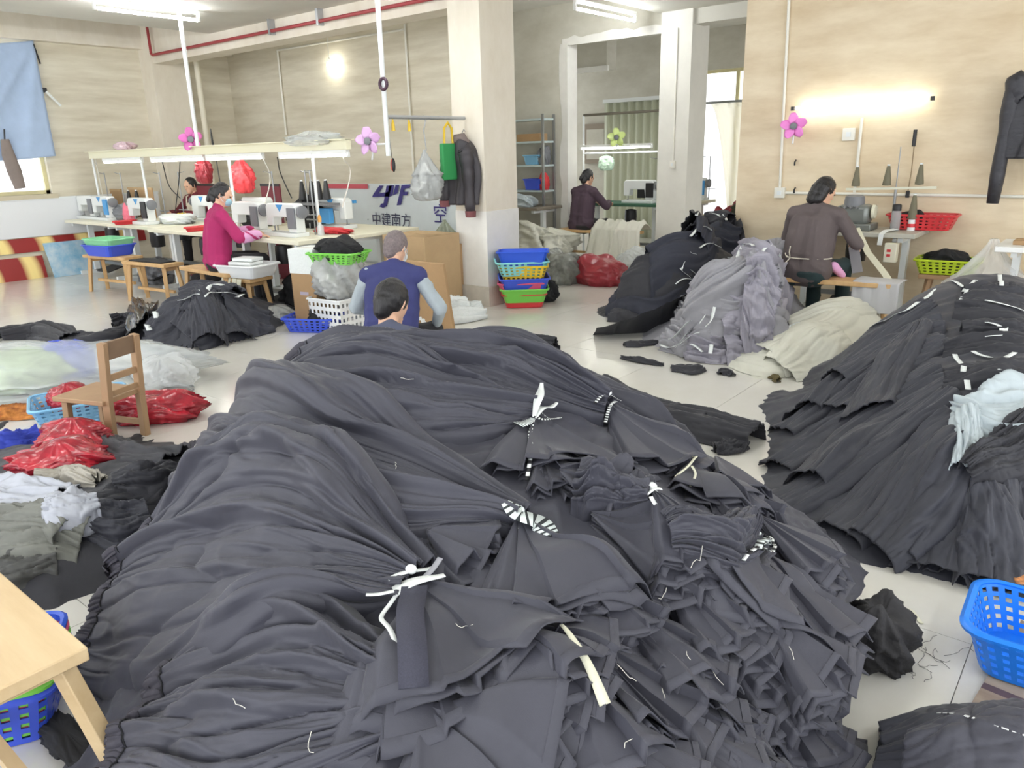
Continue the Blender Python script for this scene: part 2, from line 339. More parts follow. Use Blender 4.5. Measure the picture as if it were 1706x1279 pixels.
# ------------------------------------------------------------------ heaps of cloth
class Heap: # height of everything laid down so far, so that later cloth rests on earlier cloth
    def __init__(s, M, ext, cell=.015):
        s.x0, s.x1, s.y0, s.y1 = ext; s.c = cell; s.nx = int((s.x1-s.x0)/cell); s.ny = int((s.y1-s.y0)/cell)
        gx, gy = np.meshgrid(s.x0+cell*(np.arange(s.nx)+.5), s.y0+cell*(np.arange(s.ny)+.5), indexing='ij'); s.raw = M(gx, gy); s.sm()
    def sm(s, k=3):
        r = np.arange(-2*k, 2*k+1); g = np.exp(-r*r/(2*(k*.8)**2)); g /= g.sum(); h = s.raw; n = 2*k
        p = np.pad(h, ((n, n), (0, 0)), mode='edge'); h = sum(g[i]*p[i:i+h.shape[0]] for i in range(2*n+1)); p = np.pad(h, ((0, 0), (n, n)), mode='edge'); s.h = sum(g[i]*p[:, i:i+h.shape[1]] for i in range(2*n+1))
    def add(s, A):
        q = A.reshape(-1, 3); i = ((q[:, 0]-s.x0)/s.c).astype(int); j = ((q[:, 1]-s.y0)/s.c).astype(int)
        k = (i >= 0) & (j >= 0) & (i < s.nx) & (j < s.ny); np.maximum.at(s.raw, (i[k], j[k]), q[k, 2]); s.sm()
    def __call__(s, x, y):
        a = np.clip((np.asarray(x, float)-s.x0)/s.c-.5, 0, s.nx-1.001); b = np.clip((np.asarray(y, float)-s.y0)/s.c-.5, 0, s.ny-1.001)
        i = a.astype(int); j = b.astype(int); fa = a-i; fb = b-j; h = s.h
        return (h[i, j]*(1-fa)+h[i+1, j]*fa)*(1-fb)+(h[i, j+1]*(1-fa)+h[i+1, j+1]*fa)*fb
    hit = Mound.hit
def under(name, M, ext, m, label, cat, seed, amp=.02, n=(150, 130), zmin=.012, layers=70, solid=0):
    """the lower layers of a heap: one sheet of crumpled cloth over the mound"""
    N = Noise(seed); X, Y = np.meshgrid(np.linspace(ext[0], ext[1], n[0]), np.linspace(ext[2], ext[3], n[1]), indexing='ij'); Z = M(X, Y, True)
    A = np.stack([X, Y, Z], 2); nn = normals(A); k = (Z > -.03).ravel()
    D = amp*(N.ridge(X*5, Y*5+Z*6)*1.2-.6)+amp*.7*(N.ridge(X*13+9, Y*13+Z*15)**2-.4)+.006*np.sin(Z*layers*6.28/2+8*N(X*4, Y*4))*(1-nn[..., 2])
    A = A+nn*D[..., None]
    mb = MB(); mb.grid(rz2(A), uv=False); mb.f = [f for f in mb.f if k[f[0]] and k[f[1]] and k[f[2]] and k[f[3]]]
    us = np.unique(np.array(mb.f)); mp = -np.ones(len(k), int); mp[us] = np.arange(len(us)); V = np.array(mb.v)[us]; V[:, 2] = np.maximum(V[:, 2], -.004); mb.v = V.tolist(); mb.f = mp[np.array(mb.f)].tolist()
    o = obj(name, mb, m, angle=180); return tag(o, label, cat, kind='stuff')
def fan(T, ang, spread, L, M, off, seed, layers=5, nple=4, pleat=.02, lift=.03, th=.011, nr=14, na=60, hb=True, slope=.3):
    """hems splaying out of a tied bundle: stacked sheets of overlapping straight-hemmed panels"""
    N = Noise(seed); rs = np.random.RandomState(seed); out = []
    for k in range(layers):
        a0 = ang+rs.uniform(-.25, .25)*spread*(k > 0); sp = spread*(1 if k == 0 else rs.uniform(.75, 1.15)); Lk = L*(1 if k == 0 else rs.uniform(.9, 1.12))
        r = np.linspace(.04, 1, nr); r[-2] = .93; r[-3] = .925; q = np.linspace(-1, 1, na); R, Q = np.meshgrid(r, q, indexing='ij')
        bk = np.r_[-1.001, np.sort(np.linspace(-1, 1, nple+1)[1:-1]+rs.uniform(-.22, .22, nple-1)), 1.001]
        i = np.clip(np.searchsorted(bk, Q)-1, 0, nple-1); fr = (Q-bk[i])/(bk[i+1]-bk[i]); mid = (bk[i]+bk[i+1])/2; hf = (bk[i+1]-bk[i])/2
        li = rs.uniform(.86, 1.06, nple); up = rs.uniform(.6, 1.2, nple); rev = rs.rand(nple) > .65
        th_ = a0+Q*sp+.05*(N(Q*3+k, R*2)-.5); LL = Lk*li[i]*np.cos(np.minimum(hf*sp, 1.1))/np.cos(np.clip((Q-mid)*sp, -1.1, 1.1))*(.5+.5/np.cos(np.minimum(hf*sp, 1.1)))
        X = T[0]+R*LL*np.cos(th_); Y = T[1]+R*LL*np.sin(th_)
        saw = np.where(rev[i], fr, 1-fr)**1.5
        if k == 0: zT = float(M(T[0], T[1]))+off
        Z = np.maximum(M(X, Y)+.012+.004*(layers-k), zT-slope*R*LL)-k*th+lift*(1-R)**1.5+pleat*R**.7*(saw*up[i]-.35)+.010*R*(N.fbm(X*9+k, Y*9)-.5)*2-.05*np.maximum(np.abs(Q)-.85, 0)/.15*R
        if hb: Z = Z+.002*(R > .927)
        out.append(np.stack([X, Y, np.maximum(Z, .004+.002*(layers-k))], 2))
    return out
def fanobj(name, sheets, m, parent, solid=.004):
    mb = MB()
    for A in sheets: mb.grid(rz2(A))
    return obj(name, mb, m, parent, world=True, solid=solid, angle=40)
def w3(p): return Vector(rz2(np.asarray(p, float)).tolist())
def ribbon_on(M, P, wdt, lift=.006, m=None, name='tie', parent=None, t=.002):
    S = spline(np.array(P, float), 26); z = M(S[:, 0], S[:, 1])+lift
    if S.shape[1] > 2: z = z+S[:, 2]
    Q = np.stack([S[:, 0], S[:, 1], z], 1); mb = MB(); mb.ribbon([w3(q) for q in Q], wdt, t); return obj(name, mb, m, parent, world=True, angle=180)
TR = mat('charcoal_twill', s2l(61, 61, 71), .62, 5, .08, bump=.10, bscale=420, sheen=.12)
TRD = mat('black_twill', s2l(44, 44, 50), .7, 5, .1, bump=.1, bscale=380, sheen=.1)
TRN = mat('slate_twill', s2l(51, 52, 61), .64, 5, .08, bump=.1, bscale=420, sheen=.12)
WB = mat('elastic_band', s2l(62, 60, 69), .8, 30, .1)
SEAM = mat('black_overlock_seam', s2l(25, 25, 28), .9)
TAPE = mat('white_tape', s2l(226, 230, 228), .8, 60, .05)
CREAM = mat('cream_tape', s2l(216, 214, 192), .8, 60, .05)
STR = stripes('striped_tape', s2l(235, 238, 236), s2l(35, 35, 38), 14, 'X')
STRF = stripes('fine_striped_rib', s2l(222, 230, 228), s2l(45, 50, 52), 9, 'X', ratio=.62)
NET = mat('navy_mesh_strip', s2l(52, 52, 66), .7, 300, .25)
THREAD = mat('white_thread', s2l(225, 222, 210), .8)
def bundle(label, spine, hem, M, seed, spread=.6, L=.3, off=.0, dome=.05, folds=.023, freq=6, waist=True, tie='white', layers=8, m=TR, group=None, nt=130, ns=170, pleat=.024, nple=4, drop=.1, tlift=.035, name='trouser_bundle', crease=.024):
    pts = [list(M.hit(px, py, off)[:2])+[hw] for px, py, hw in spine]
    H = M.hit(hem[0], hem[1], 0); T = np.array(pts[-1][:2])
    t = thing(name, label, 'trousers', w3((pts[0][0], pts[0][1], max(float(M(pts[0][0], pts[0][1]))-.02, 0))), 0, group)
    ang = math.atan2(H[1]-T[1], H[0]-T[0])
    A = drape(pts, M, off+.012, [dome, dome, dome*.9, tlift], seed, nt, ns, folds, freq, drop=drop, crease=crease, steps=15, steph=.036, fine=.006)
    body = gridobj('legs', A, m, t, solid=.003)
    fs = fan(T, ang, spread, L, M, tlift*.6, seed+3, layers, nple, pleat, .0, .013)
    fanobj('hem_fan', fs, m, t)
    if waist:
        n = normals(A); d = A[0]-A[5]; d /= np.linalg.norm(d, axis=1, keepdims=True)+1e-9; s = np.linspace(-1, 1, ns)
        s2 = np.linspace(-1, 1, ns*4); ip = lambda q: np.stack([np.interp(s2, s, q[:, k]) for k in range(3)], 1)
        a0, a3, n0, d0 = ip(A[0]), ip(A[5]), ip(n[2]), ip(d); q_ = s2*pts[0][2]/.0065*math.pi/1.6; cor = (.006*np.abs(np.sin(q_+.8*np.sin(q_*.37)))+.003*np.sin(s2*17))[:, None]
        for j in range(4):
            o = np.array([0, 0, -.026*j]); jit = d0*.014*j*(1 if seed % 2 else -1)
            rows = [a3+n0*(.002+cor*.2)+o, a3*.75+a0*.25+n0*(.008+cor)+o, a3*.3+a0*.7+n0*(.009+cor)+o, a0+n0*(.007+cor)+d0*.012+o+jit, a0+d0*(.024+cor)+n0*.0+o+jit, a0+d0*.022-n0*.02+o+jit, a0+d0*.0-n0*.03+o]
            R = np.array(rows); R[..., 2] = np.maximum(R[..., 2], .004)
            gridobj('waistband', R, WB, t)
        sm = MB(); sm.tube([w3(q+np.array([0, 0, .002])) for q in (A[6]+n[6]*.003)[2:-2:2]], .0022, 5); obj('seam', sm, SEAM, t, world=True)
    if M.__class__ is Heap:
        M.add(A[:, 4:-4]); [M.add(f[:, 3:-3]) for f in fs[:1]]
    # the strip that ties the bundle
    if tie:
        d = np.array([math.cos(ang), math.sin(ang)]); nn = np.array([d[1], -d[0]]); hw = max(pts[-1][2], .03)
        tm = {'white': TAPE, 'stripe': STR, 'rib': STRF, 'dark': SEAM, 'cream': CREAM}[tie]
        ribbon_on(M, [T-nn*hw*1.25, T-nn*hw*.5, T+nn*hw*.5, T+nn*hw*1.25], .014 if tie != 'rib' else .02, .006, tm, 'tie_strip', t)
        kz = float(M(T[0], T[1]))+.012; kn = MB().ball(w3((T[0], T[1], kz)), (.016, .014, .012)); obj('knot', kn, tm, t, world=True)
    return t, T, ang, M
# main heap -------------------------------------------------------------
cp = [list(pl(*q)) for q in ((700, 580, .69), (430, 695, .45), (330, 790, .42), (215, 980, .18), (690, 1010, .45), (880, 900, .5), (890, 715, .58), (1015, 718, .53), (1250, 935, .32), (1150, 800, .42), (1385, 985, .16), (710, 1220, .36), (1060, 700, .34), (560, 603, .6), (900, 624, .58), (1110, 1010, .36), (1250, 1090, .2), (960, 1100, .4), (1080, 1200, .27), (520, 865, .5), (400, 1130, .3), (1250, 820, .3))]
cp += [list(pl(px, py, 0)[:2])+[-.02] for px, py in ((150, 1150), (1380, 1160), (1250, 1260), (1440, 1010))]
cp += [(-1.5, 2.3, -.03), (-1.55, 3.1, -.02), (-1.25, 3.75, 0), (-.3, 3.8, 0), (.6, 3.8, 0), (1.05, 3.2, 0), (1.25, 2.4, 0), (-1.2, 1.2, 0), (-.6, .85, .2), (0, .8, .25), (.5, 1.1, .1), (.45, .7, 0)]
MAINM = Mound(cp)
EXT = (-1.7, 1.5, .75, 4.1)
HEAP = Heap(MAINM, EXT)
under('trouser_heap', MAINM, EXT, TR, 'crumpled lower layers of the big charcoal trouser heap', 'trousers', 11, .018, (230, 230))
stk = [(960, 830), (1010, 900), (930, 790), (900, 980), (960, 960), (860, 1080), (900, 1120), (800, 1170), (640, 1130), (740, 930), (860, 1180), (1290, 900), (1220, 800), (1180, 830), (1240, 850), (1060, 880), (1120, 905), (1310, 985), (1180, 935), (1080, 960), (1130, 985), (1010, 1005), (1290, 1050), (1200, 1030), (1070, 1050), (950, 1050), (1300, 1110), (1240, 1110), (1130, 1090), (1010, 1110), (1290, 1165), (1180, 1160), (1070, 1170), (960, 1150), (1220, 1215), (1120, 1230), (1010, 1240), (930, 1230), (1170, 1275), (1040, 1285)]
rs = np.random.RandomState(4)
for k, (px, py) in enumerate(stk[::-1]):
    P = HEAP.hit(px-30, py-25); ang = math.radians(-38+rs.uniform(-35, 40)); L = rs.uniform(.18, .28)
    t = thing('trouser_bundle', 'dark trouser bundle showing only its stacked hems on the heap slope', 'trousers', w3((P[0], P[1], float(HEAP(P[0], P[1]))-.02)), 0, 'bundles buried in the main heap')
    fs = fan(P[:2], ang, rs.uniform(.55, .9), L, HEAP, .035, 100+k, 7, 3, .035, .0, .014, slope=.4)
    fanobj('hem_fan', fs, TR, t); HEAP.add(fs[0][:, 3:-3])
B = {}
B['E'] = bundle('charcoal trouser bundle tied with cream cord, its hems drooping over the back slope', [(800, 590, .12), (960, 655, .17), (1080, 725, .12), (1150, 785, .04)], (1225, 875), HEAP, 21, .7, .3, waist=False, tie='cream', m=TR, dome=.04)
B['I'] = bundle('small trouser bundle tied with white tape, hems folded like pages', [(960, 815, .06), (1020, 830, .08), (1085, 842, .035)], (1150, 915), HEAP, 22, .6, .24, waist=False, tie='white', m=TR, dome=.03)
B['F'] = bundle('trouser bundle looped with striped cord, hems fanned wide like a skirt', [(1110, 895, .05), (1190, 908, .08), (1258, 925, .035)], (1305, 1040), HEAP, 23, .95, .36, waist=False, tie='rib', m=TR, layers=8, nple=6, dome=.03)
B['D'] = bundle('topmost long trouser bundle with dashed white cord around its ankles', [(480, 605, .13), (650, 600, .2), (850, 625, .2), (1012, 690, .05)], (1105, 775), HEAP, 24, .6, .36, tie='stripe', m=TR, dome=.06)
B['C'] = bundle('trouser bundle tied with a white bow and a long dashed cord', [(418, 635, .12), (600, 660, .22), (760, 685, .19), (888, 705, .05)], (985, 835), HEAP, 25, .66, .42, tie='stripe', m=TR)
B['B'] = bundle('trouser bundle tied with a wide pinstriped rib strip', [(318, 750, .16), (500, 775, .25), (700, 825, .21), (866, 880, .05)], (955, 1010), HEAP, 26, .66, .38, tie='rib', m=TR)
B['G'] = bundle('lowest trouser bundle with dark knot beneath the navy mesh strip', [(230, 1225, .16), (420, 1190, .24), (580, 1190, .16), (705, 1200, .04)], (800, 1300), HEAP, 27, .8, .34, tie='dark', m=TR)
B['A'] = bundle('large trouser bundle tied with white tape and a hanging navy mesh strip', [(190, 1010, .24), (350, 950, .33), (540, 955, .25), (688, 988, .05)], (790, 1120), HEAP, 28, .78, .42, tie='white', m=TR, dome=.06, nt=150, ns=190)
# tie ends, tapes and loose threads on the heap
def tails(key, segs, m, wdt, lift=.012, name='tie_tail'):
    for s_ in segs: ribbon_on(HEAP, [list(HEAP.hit(px, py)[:2])+[dz] for px, py, dz in s_], wdt, lift, m, name, B[key][0])
tails('C', [((888, 706, 0), (883, 735, .01), (886, 765, .01), (878, 808, 0)), ((888, 704, .01), (905, 714, .02), (935, 714, .03))], STR, .012); tails('C', [((890, 705, .01), (897, 690, .04), (903, 676, .07)), ((893, 706, .01), (910, 698, .03), (928, 695, .04))], TAPE, [.012+.02*math.sin(math.pi*i/25) for i in range(26)]); tails('C', [((888, 708, .01), (876, 718, .015), (862, 722, .015))], STRF, [.02+.035*i/25 for i in range(26)])
tails('B', [((842, 852, .01), (865, 872, .015), (895, 885, .012), (924, 902, .008))], STRF, [.03+.05*math.sin(math.pi*i/25) for i in range(26)]); tails('B', [((862, 888, .0), (855, 910, .005), (846, 930, 0))], STR, .009)
tails('A', [((658, 1003, .01), (690, 990, .02), (742, 978, .02))], TAPE, [.045-.03*i/25 for i in range(26)]); tails('A', [((665, 1000, .01), (640, 1010, .02), (612, 1012, .02)), ((662, 1005, .01), (640, 1040, .015), (655, 1075, .015), (668, 1112, .01))], TAPE, .011); tails('A', [((692, 1000, .0), (686, 1060, .02), (690, 1120, .02), (692, 1178, .01))], NET, .062, .035, name='mesh_strip'); tails('A', [((700, 985, .01), (718, 972, .02), (735, 955, .03))], mat('grey_cord', s2l(150, 150, 156), .8), .016)
tails('F', [((1238, 942, 0), (1262, 925, .01), (1285, 915, .02), (1290, 925, .02), (1268, 930, .01))], STR, .010); tails('F', [((1262, 926, .01), (1274, 912, .01), (1282, 900, .0))], STRF, .02)
tails('D', [((1026, 678, .005), (1015, 692, .01), (1008, 712, 0))], STR, .012); tails('E', [((1125, 800, 0), (1145, 788, .01), (1160, 775, .02)), ((1152, 788, .01), (1158, 800, .01), (1150, 816, 0))], CREAM, .008); tails('I', [((1078, 838, .01), (1092, 834, .02), (1102, 834, .02)), ((1084, 842, .01), (1092, 852, .005))], TAPE, .012)
o = ribbon_on(HEAP, [list(HEAP.hit(px, py)[:2]) for px, py in ((935, 1052), (960, 1085), (985, 1130), (1008, 1185))], [.008+.018*i/25 for i in range(26)], .016, CREAM, 'tape_strip'); tag(o, 'long cream tape lying down the hem slope of the main heap', 'tape')
mb = MB(); rs = np.random.RandomState(3)
for px, py in ((278, 790), (325, 715), (1150, 960), (1110, 990), (1210, 1160), (1120, 1190), (1040, 1260), (760, 1050), (660, 790), (410, 1190), (520, 1230), (240, 840), (1330, 1130), (1165, 1120), (1060, 1145), (690, 640), (930, 600)):
    P = HEAP.hit(px, py)[:2]; a = rs.rand()*6.3; L = []
    for i in range(6): L.append(w3((P[0], P[1], float(HEAP(P[0], P[1]))+.016))); a += rs.normal()*.6; P = P+np.array([math.cos(a), math.sin(a)])*.009
    mb.tube(L, .0008, 4)
tag(obj('thread_ends', mb, THREAD), 'loose white thread ends scattered on the main trouser heap', 'thread', kind='stuff')
# other heaps -------------------------------------------------------------
def cloth(label, spine, M, m, seed, cat='trousers', name='trousers', off=.0, group=None, z=None, **k):
    a = dict(dome=.03, folds=.014, freq=4, drop=.03, nt=60, ns=50, crease=.012, steps=4, steph=.016); a.update(k)
    pts = [list((M.hit(px, py, off) if z is None else pl(px, py, z))[:2])+[hw] for px, py, hw in spine]
    A = drape(pts, M, off+.006, seed=seed, **a); mb = MB(); mb.grid(rz2(A)); o = obj(name, mb, m, solid=.004, angle=180); tag(o, label, cat, group)
    if M.__class__ is Heap: M.add(A[:, 3:-3])
    return o
def strips(label, segs, M, m, wdt=.016, name='tape_strip', cat='tape', group=None, lift=.012):
    for s in segs:
        P = [M.hit(*q)[:2] for q in s]; o = ribbon_on(M, P, wdt, lift, m, name, None); tag(o, label, cat, group)
def mkheap(ctrl, floorpx, extra, ext, lam=.002, cell=.02):
    c = [list(pl(*q)) for q in ctrl]+[list(pl(px, py, 0)[:2])+[-.02] for px, py in floorpx]+list(extra); M = Mound(c, lam); return M, Heap(M, ext, cell)
# right heap of trouser legs
RM, RH = mkheap(((1560, 495, .55), (1690, 490, .55), (1480, 535, .4), (1410, 585, .27), (1600, 640, .5), (1700, 650, .52), (1500, 700, .3), (1400, 760, .16), (1650, 820, .26), (1700, 880, .14), (1550, 880, .1)),
    ((1275, 725), (1262, 795), (1300, 880), (1420, 945), (1640, 985), (1340, 650)), ((2.0, 5.0, 0), (3, 5, 0), (3.5, 4, .1), (3.2, 2.6, 0), (2.3, 2.0, 0), (1.7, 4.6, 0)), (.7, 3.6, 1.8, 5.1))
under('trouser_heap', RM, (.9, 3.5, 1.9, 5.0), TRN, 'crumpled lower layers of the trouser heap beside the grey basket cloth', 'trousers', 31, .015, (150, 170))
legs = [((1700, 800, .1), (1705, 880, .13), (1700, 960, .14)), ((1650, 790, .1), (1625, 900, .13), (1598, 972, .13)), ((1600, 770, .1), (1570, 880, .12), (1545, 958, .13)), ((1600, 720, .1), (1525, 850, .13), (1475, 925, .12)),
    ((1590, 700, .1), (1480, 810, .13), (1395, 895, .12)), ((1575, 660, .1), (1420, 770, .13), (1295, 845, .12)), ((1560, 620, .1), (1420, 700, .13), (1290, 785, .12)), ((1560, 560, .1), (1420, 640, .13), (1300, 725, .12)),
    ((1545, 510, .1), (1440, 590, .13), (1335, 685, .12)), ((1580, 640, .12), (1480, 700, .14), (1340, 800, .12)), ((1605, 740, .12), (1530, 830, .15), (1450, 920, .12)), ((1570, 545, .1), (1480, 580, .12), (1390, 630, .12)), ((1575, 575, .1), (1490, 620, .12), (1390, 690, .12)),
    ((1530, 545, .07), (1480, 620, .12), (1440, 690, .13)), ((1640, 820, .08), (1660, 900, .12), (1655, 985, .12))]
for k, sp in enumerate(legs):
    cloth('slate trouser leg spread down the side of the heap of untied trousers', sp, RH, TRN, 200+k, group='legs of the untied trouser heap', folds=.012, freq=3, dome=.035, steps=5, steph=.02, wob=.05)
for k, sp in enumerate([((1610, 500, .08), (1660, 495, .12), (1706, 500, .1)), ((1590, 520, .08), (1650, 520, .12), (1720, 530, .1)), ((1570, 590, .06), (1640, 580, .1), (1720, 585, .1)), ((1570, 640, .06), (1640, 630, .09), (1720, 625, .09)), ((1600, 560, .05), (1660, 555, .08), (1720, 560, .08))]):
    cloth('black trouser top with white tape edging folded on the untied heap', sp, RH, TRD, 230+k, group='folded tops on the untied heap', folds=.02, freq=4, dome=.05)
strips('white tape strip crossing the black folded tops of the untied heap', [((1560, 485), (1510, 520), (1450, 548)), ((1585, 470), (1610, 490), (1600, 505)), ((1625, 470), (1605, 490)), ((1665, 455), (1668, 480)), ((1640, 505), (1675, 512), (1706, 522)), ((1640, 540), (1665, 548), (1640, 562)), ((1675, 550), (1665, 562), (1640, 565)), ((1590, 595), (1602, 612), (1604, 625)), ((1665, 620), (1678, 640), (1690, 655)), ((1610, 638), (1612, 655)), ((1620, 590), (1650, 600)), ((1675, 600), (1690, 592))], RH, TAPE, .022, group='white tape on the untied heap')
PALE = mat('pale_lining', s2l(180, 190, 194), .8, 8, .05, bump=.1, bscale=200)
GREYC = mat('grey_cotton', s2l(146, 145, 150), .8, 6, .06, bump=.1, bscale=250)
LILAC = mat('lilac_grey_cotton', s2l(150, 147, 157), .8, 6, .06, bump=.1, bscale=250)
OFFW = mat('off_white_cotton', s2l(204, 203, 190), .8, 6, .05, bump=.1, bscale=250)
cloth('crumpled pale grey lining cloth lying open on the untied heap', ((1588, 690, .05), (1630, 700, .14), (1720, 690, .12)), RH, PALE, 240, cat='cloth', name='lining_cloth', folds=.035, freq=5, dome=.06, steps=8, steph=.03)
cloth('pale grey lining flap hanging beside elastic waistbands', ((1610, 690, .05), (1615, 740, .06), (1605, 790, .05)), RH, PALE, 241, cat='cloth', name='lining_cloth', folds=.02, freq=5)
cloth('dark gathered waistband under the pale grey lining cloth', ((1605, 795, .03), (1650, 770, .06), (1720, 730, .07)), RH, TRD, 242, folds=.02, freq=9, dome=.05)
# black heap and grey heap beside the right table
KM, KH = mkheap(((1190, 372, .72), (1130, 405, .6), (1250, 385, .68), (1060, 470, .3), (1215, 425, .55), (1300, 400, .6), (1150, 500, .3), (1110, 440, .5)), ((1022, 532), (1105, 540), (1180, 545), (1030, 500)), ((2.75, 7.0, .3), (2.25, 7.55, .2), (1.6, 8.1, .1), (1.1, 7.9, 0), (.75, 6.4, -.06), (.75, 7.1, -.05), (1.3, 6.35, -.05), (1.9, 6.2, -.05), (2.5, 6.3, 0)), (.5, 2.6, 5.9, 8.3), cell=.025)
under('trouser_heap', KM, (.7, 2.4, 6.0, 7.95), TRD, 'lower layers of the black trouser heap beside the white column', 'trousers', 41, .02, (110, 110))
NAVY = mat('blue_black_twill', s2l(47, 49, 60), .8, 5, .1, bump=.1, bscale=300)
for k, sp in enumerate([((1130, 490, .1), (1080, 505, .2), (1028, 520, .2)), ((1150, 450, .12), (1090, 470, .22), (1030, 500, .2)), ((1160, 430, .12), (1100, 440, .2), (1045, 465, .18)), ((1190, 400, .12), (1130, 415, .18), (1080, 440, .15)), ((1150, 388, .1), (1185, 384, .14), (1212, 388, .11)), ((1170, 412, .1), (1205, 408, .14), (1232, 411, .1)), ((1150, 376, .1), (1185, 372, .11), (1215, 374, .09))]):
    cloth('blue-black trouser bundle in the heap beside the white column', sp, KH, (TRD, NAVY)[k % 2], 300+k, group='bundles in the black heap', folds=.035, freq=5, dome=.08, drop=.1, steph=.035)
strips('white tape tail loose on the black trouser heap', [((1150, 400), (1165, 385), (1185, 390)), ((1145, 410), (1150, 425), (1160, 430)), ((1165, 420), (1185, 412), (1200, 418)), ((1140, 440), (1135, 455), (1150, 470)), ((1160, 475), (1140, 470), (1125, 480)), ((1160, 365), (1180, 360), (1200, 366)), ((1205, 362), (1210, 372)), ((1150, 455), (1160, 465))], KH, TAPE, .03, group='white tape on the black heap', lift=.03)
GM, GH = mkheap(((1240, 425, .62), (1190, 470, .42), (1290, 440, .58), (1150, 530, .2), (1270, 510, .4), (1200, 540, .25), (1130, 560, .08), (1300, 500, .35)), ((1095, 580), (1160, 590), (1225, 598), (1300, 560), (1110, 530)), ((2.5, 6.7, .1), (2.55, 6.1, 0), (2.3, 5.75, -.02), (2.1, 5.45, -.04), (1.8, 5.2, -.05), (1.9, 7.0, .2)), (.9, 3.2, 4.9, 7.2), cell=.02)
under('trouser_heap', GM, (1.0, 3.0, 5.1, 7.0), GREYC, 'lower layers of the light grey trouser heap by the bench', 'trousers', 51, .02, (100, 100))
for k, sp in enumerate([((1210, 570, .08), (1170, 570, .13), (1110, 575, .13)), ((1225, 590, .1), (1190, 588, .12), (1150, 585, .1)), ((1230, 540, .08), (1180, 545, .15), (1130, 550, .13)), ((1290, 540, .1), (1250, 545, .16), (1200, 555, .14)), ((1270, 500, .08), (1210, 505, .16), (1140, 520, .14)), ((1290, 470, .08), (1230, 480, .18), (1160, 500, .15)), ((1250, 425, .08), (1210, 460, .15), (1150, 500, .13)), ((1230, 425, .1), (1270, 435, .14), (1305, 445, .1)), ((1260, 440, .1), (1280, 490, .14), (1300, 520, .1)), ((1240, 480, .08), (1275, 500, .12), (1290, 530, .12))]):
    cloth('light grey trousers crumpled in the heap by the wooden bench', sp, GH, (GREYC, LILAC)[k % 2], 320+k, group='trousers in the light grey heap', folds=.042, freq=7, dome=.06, drop=.06, steph=.045, steps=10, ns=80, nt=70, crease=.03)
strips('white tape tail trailing from the light grey heap', [((1150, 540), (1135, 555), (1115, 570)), ((1175, 530), (1165, 545)), ((1165, 560), (1140, 575), (1100, 580)), ((1190, 520), (1185, 540), (1175, 550)), ((1215, 420), (1240, 412), (1255, 416)), ((1270, 425), (1300, 432)), ((1150, 580), (1170, 592)), ((1185, 580), (1183, 596)), ((1145, 560), (1125, 585))], GH, TAPE, .028, group='white tape on the grey heap', lift=.025)
WM, WH = mkheap(((1400, 522, .28), (1330, 545, .2), (1290, 585, .12), (1350, 570, .18), (1430, 520, .26)), ((1225, 598), (1310, 636), (1350, 620), (1260, 560)), ((3.2, 6.3, 0), (2.7, 5.3, 0), (2.2, 4.7, 0), (2.6, 6.6, 0)), (1.2, 3.6, 4.4, 7.0), cell=.02)
under('trouser_heap', WM, (1.4, 3.4, 4.5, 6.8), OFFW, 'lower layers of the off-white cloth heap before the bench', 'cloth', 61, .012, (90, 90))
for k, sp in enumerate([((1330, 600, .12), (1290, 605, .18), (1235, 600, .14)), ((1430, 515, .14), (1360, 550, .24), (1270, 590, .22)), ((1400, 560, .12), (1350, 590, .2), (1300, 620, .14)), ((1440, 510, .1), (1380, 515, .14), (1310, 545, .12))]):
    cloth('off-white trousers laid flat in the pale heap before the bench', sp, WH, OFFW, 340+k, group='trousers in the off-white heap', folds=.014, freq=4, dome=.05)
cloth('white paper-like cloth sheet on top of the off-white heap', ((1325, 545, .1), (1300, 555, .12), (1265, 570, .1)), WH, TAPE, 345, cat='cloth', name='cloth_sheet', folds=.006, freq=2, dome=.02)
# charcoal heap by the left benches
LM, LH = mkheap(((340, 490, .36), (290, 500, .3), (400, 500, .3), (260, 540, .16), (340, 535, .2), (420, 530, .14)), ((232, 570), (300, 578), (380, 572), (458, 548), (225, 530)), ((-2.0, 7.6, 0), (-2.7, 8.1, 0), (-3.6, 8.0, 0)), (-4.6, -1.6, 5.8, 8.4), cell=.025)
under('trouser_heap', LM, (-4.4, -1.8, 6.0, 8.2), TRN, 'lower layers of the charcoal trouser heap before the left benches', 'trousers', 71, .02, (100, 90))
for k, sp in enumerate([((330, 505, .12), (285, 530, .2), (245, 562, .18)), ((340, 500, .1), (330, 540, .2), (310, 572, .2)), ((360, 500, .1), (375, 540, .2), (385, 570, .2)), ((370, 500, .1), (415, 525, .18), (450, 545, .14)), ((300, 490, .1), (350, 480, .14), (400, 495, .1)), ((330, 495, .06), (345, 530, .14), (350, 572, .14))]):
    cloth('charcoal trouser bundle drooping in the heap before the left benches', sp, LH, TRN, 360+k, group='bundles in the left charcoal heap', folds=.035, freq=6, dome=.07, drop=.08)
strips('white waist tape lying on the left charcoal heap', [((300, 505), (320, 498), (335, 495)), ((335, 490), (355, 478), (372, 480)), ((340, 500), (365, 492), (395, 495)), ((395, 500), (405, 495)), ((240, 520), (255, 515)), ((245, 545), (250, 555)), ((255, 525), (262, 535))], LH, TAPE, .045, group='white tape on the left heap', lift=.025)
PB = mat('black_poly_bag', s2l(28, 28, 30), .18)
FLAT = Mound([(-9, 0, 0), (9, 0, 0), (0, 12, 0), (3, 6, 0)])
cloth('shiny black plastic bag slumped against the left charcoal heap', ((228, 515, .05), (240, 535, .16), (235, 560, .1)), LH, PB, 370, cat='bag', name='plastic_bag', folds=.05, freq=6, dome=.1, drop=.05)
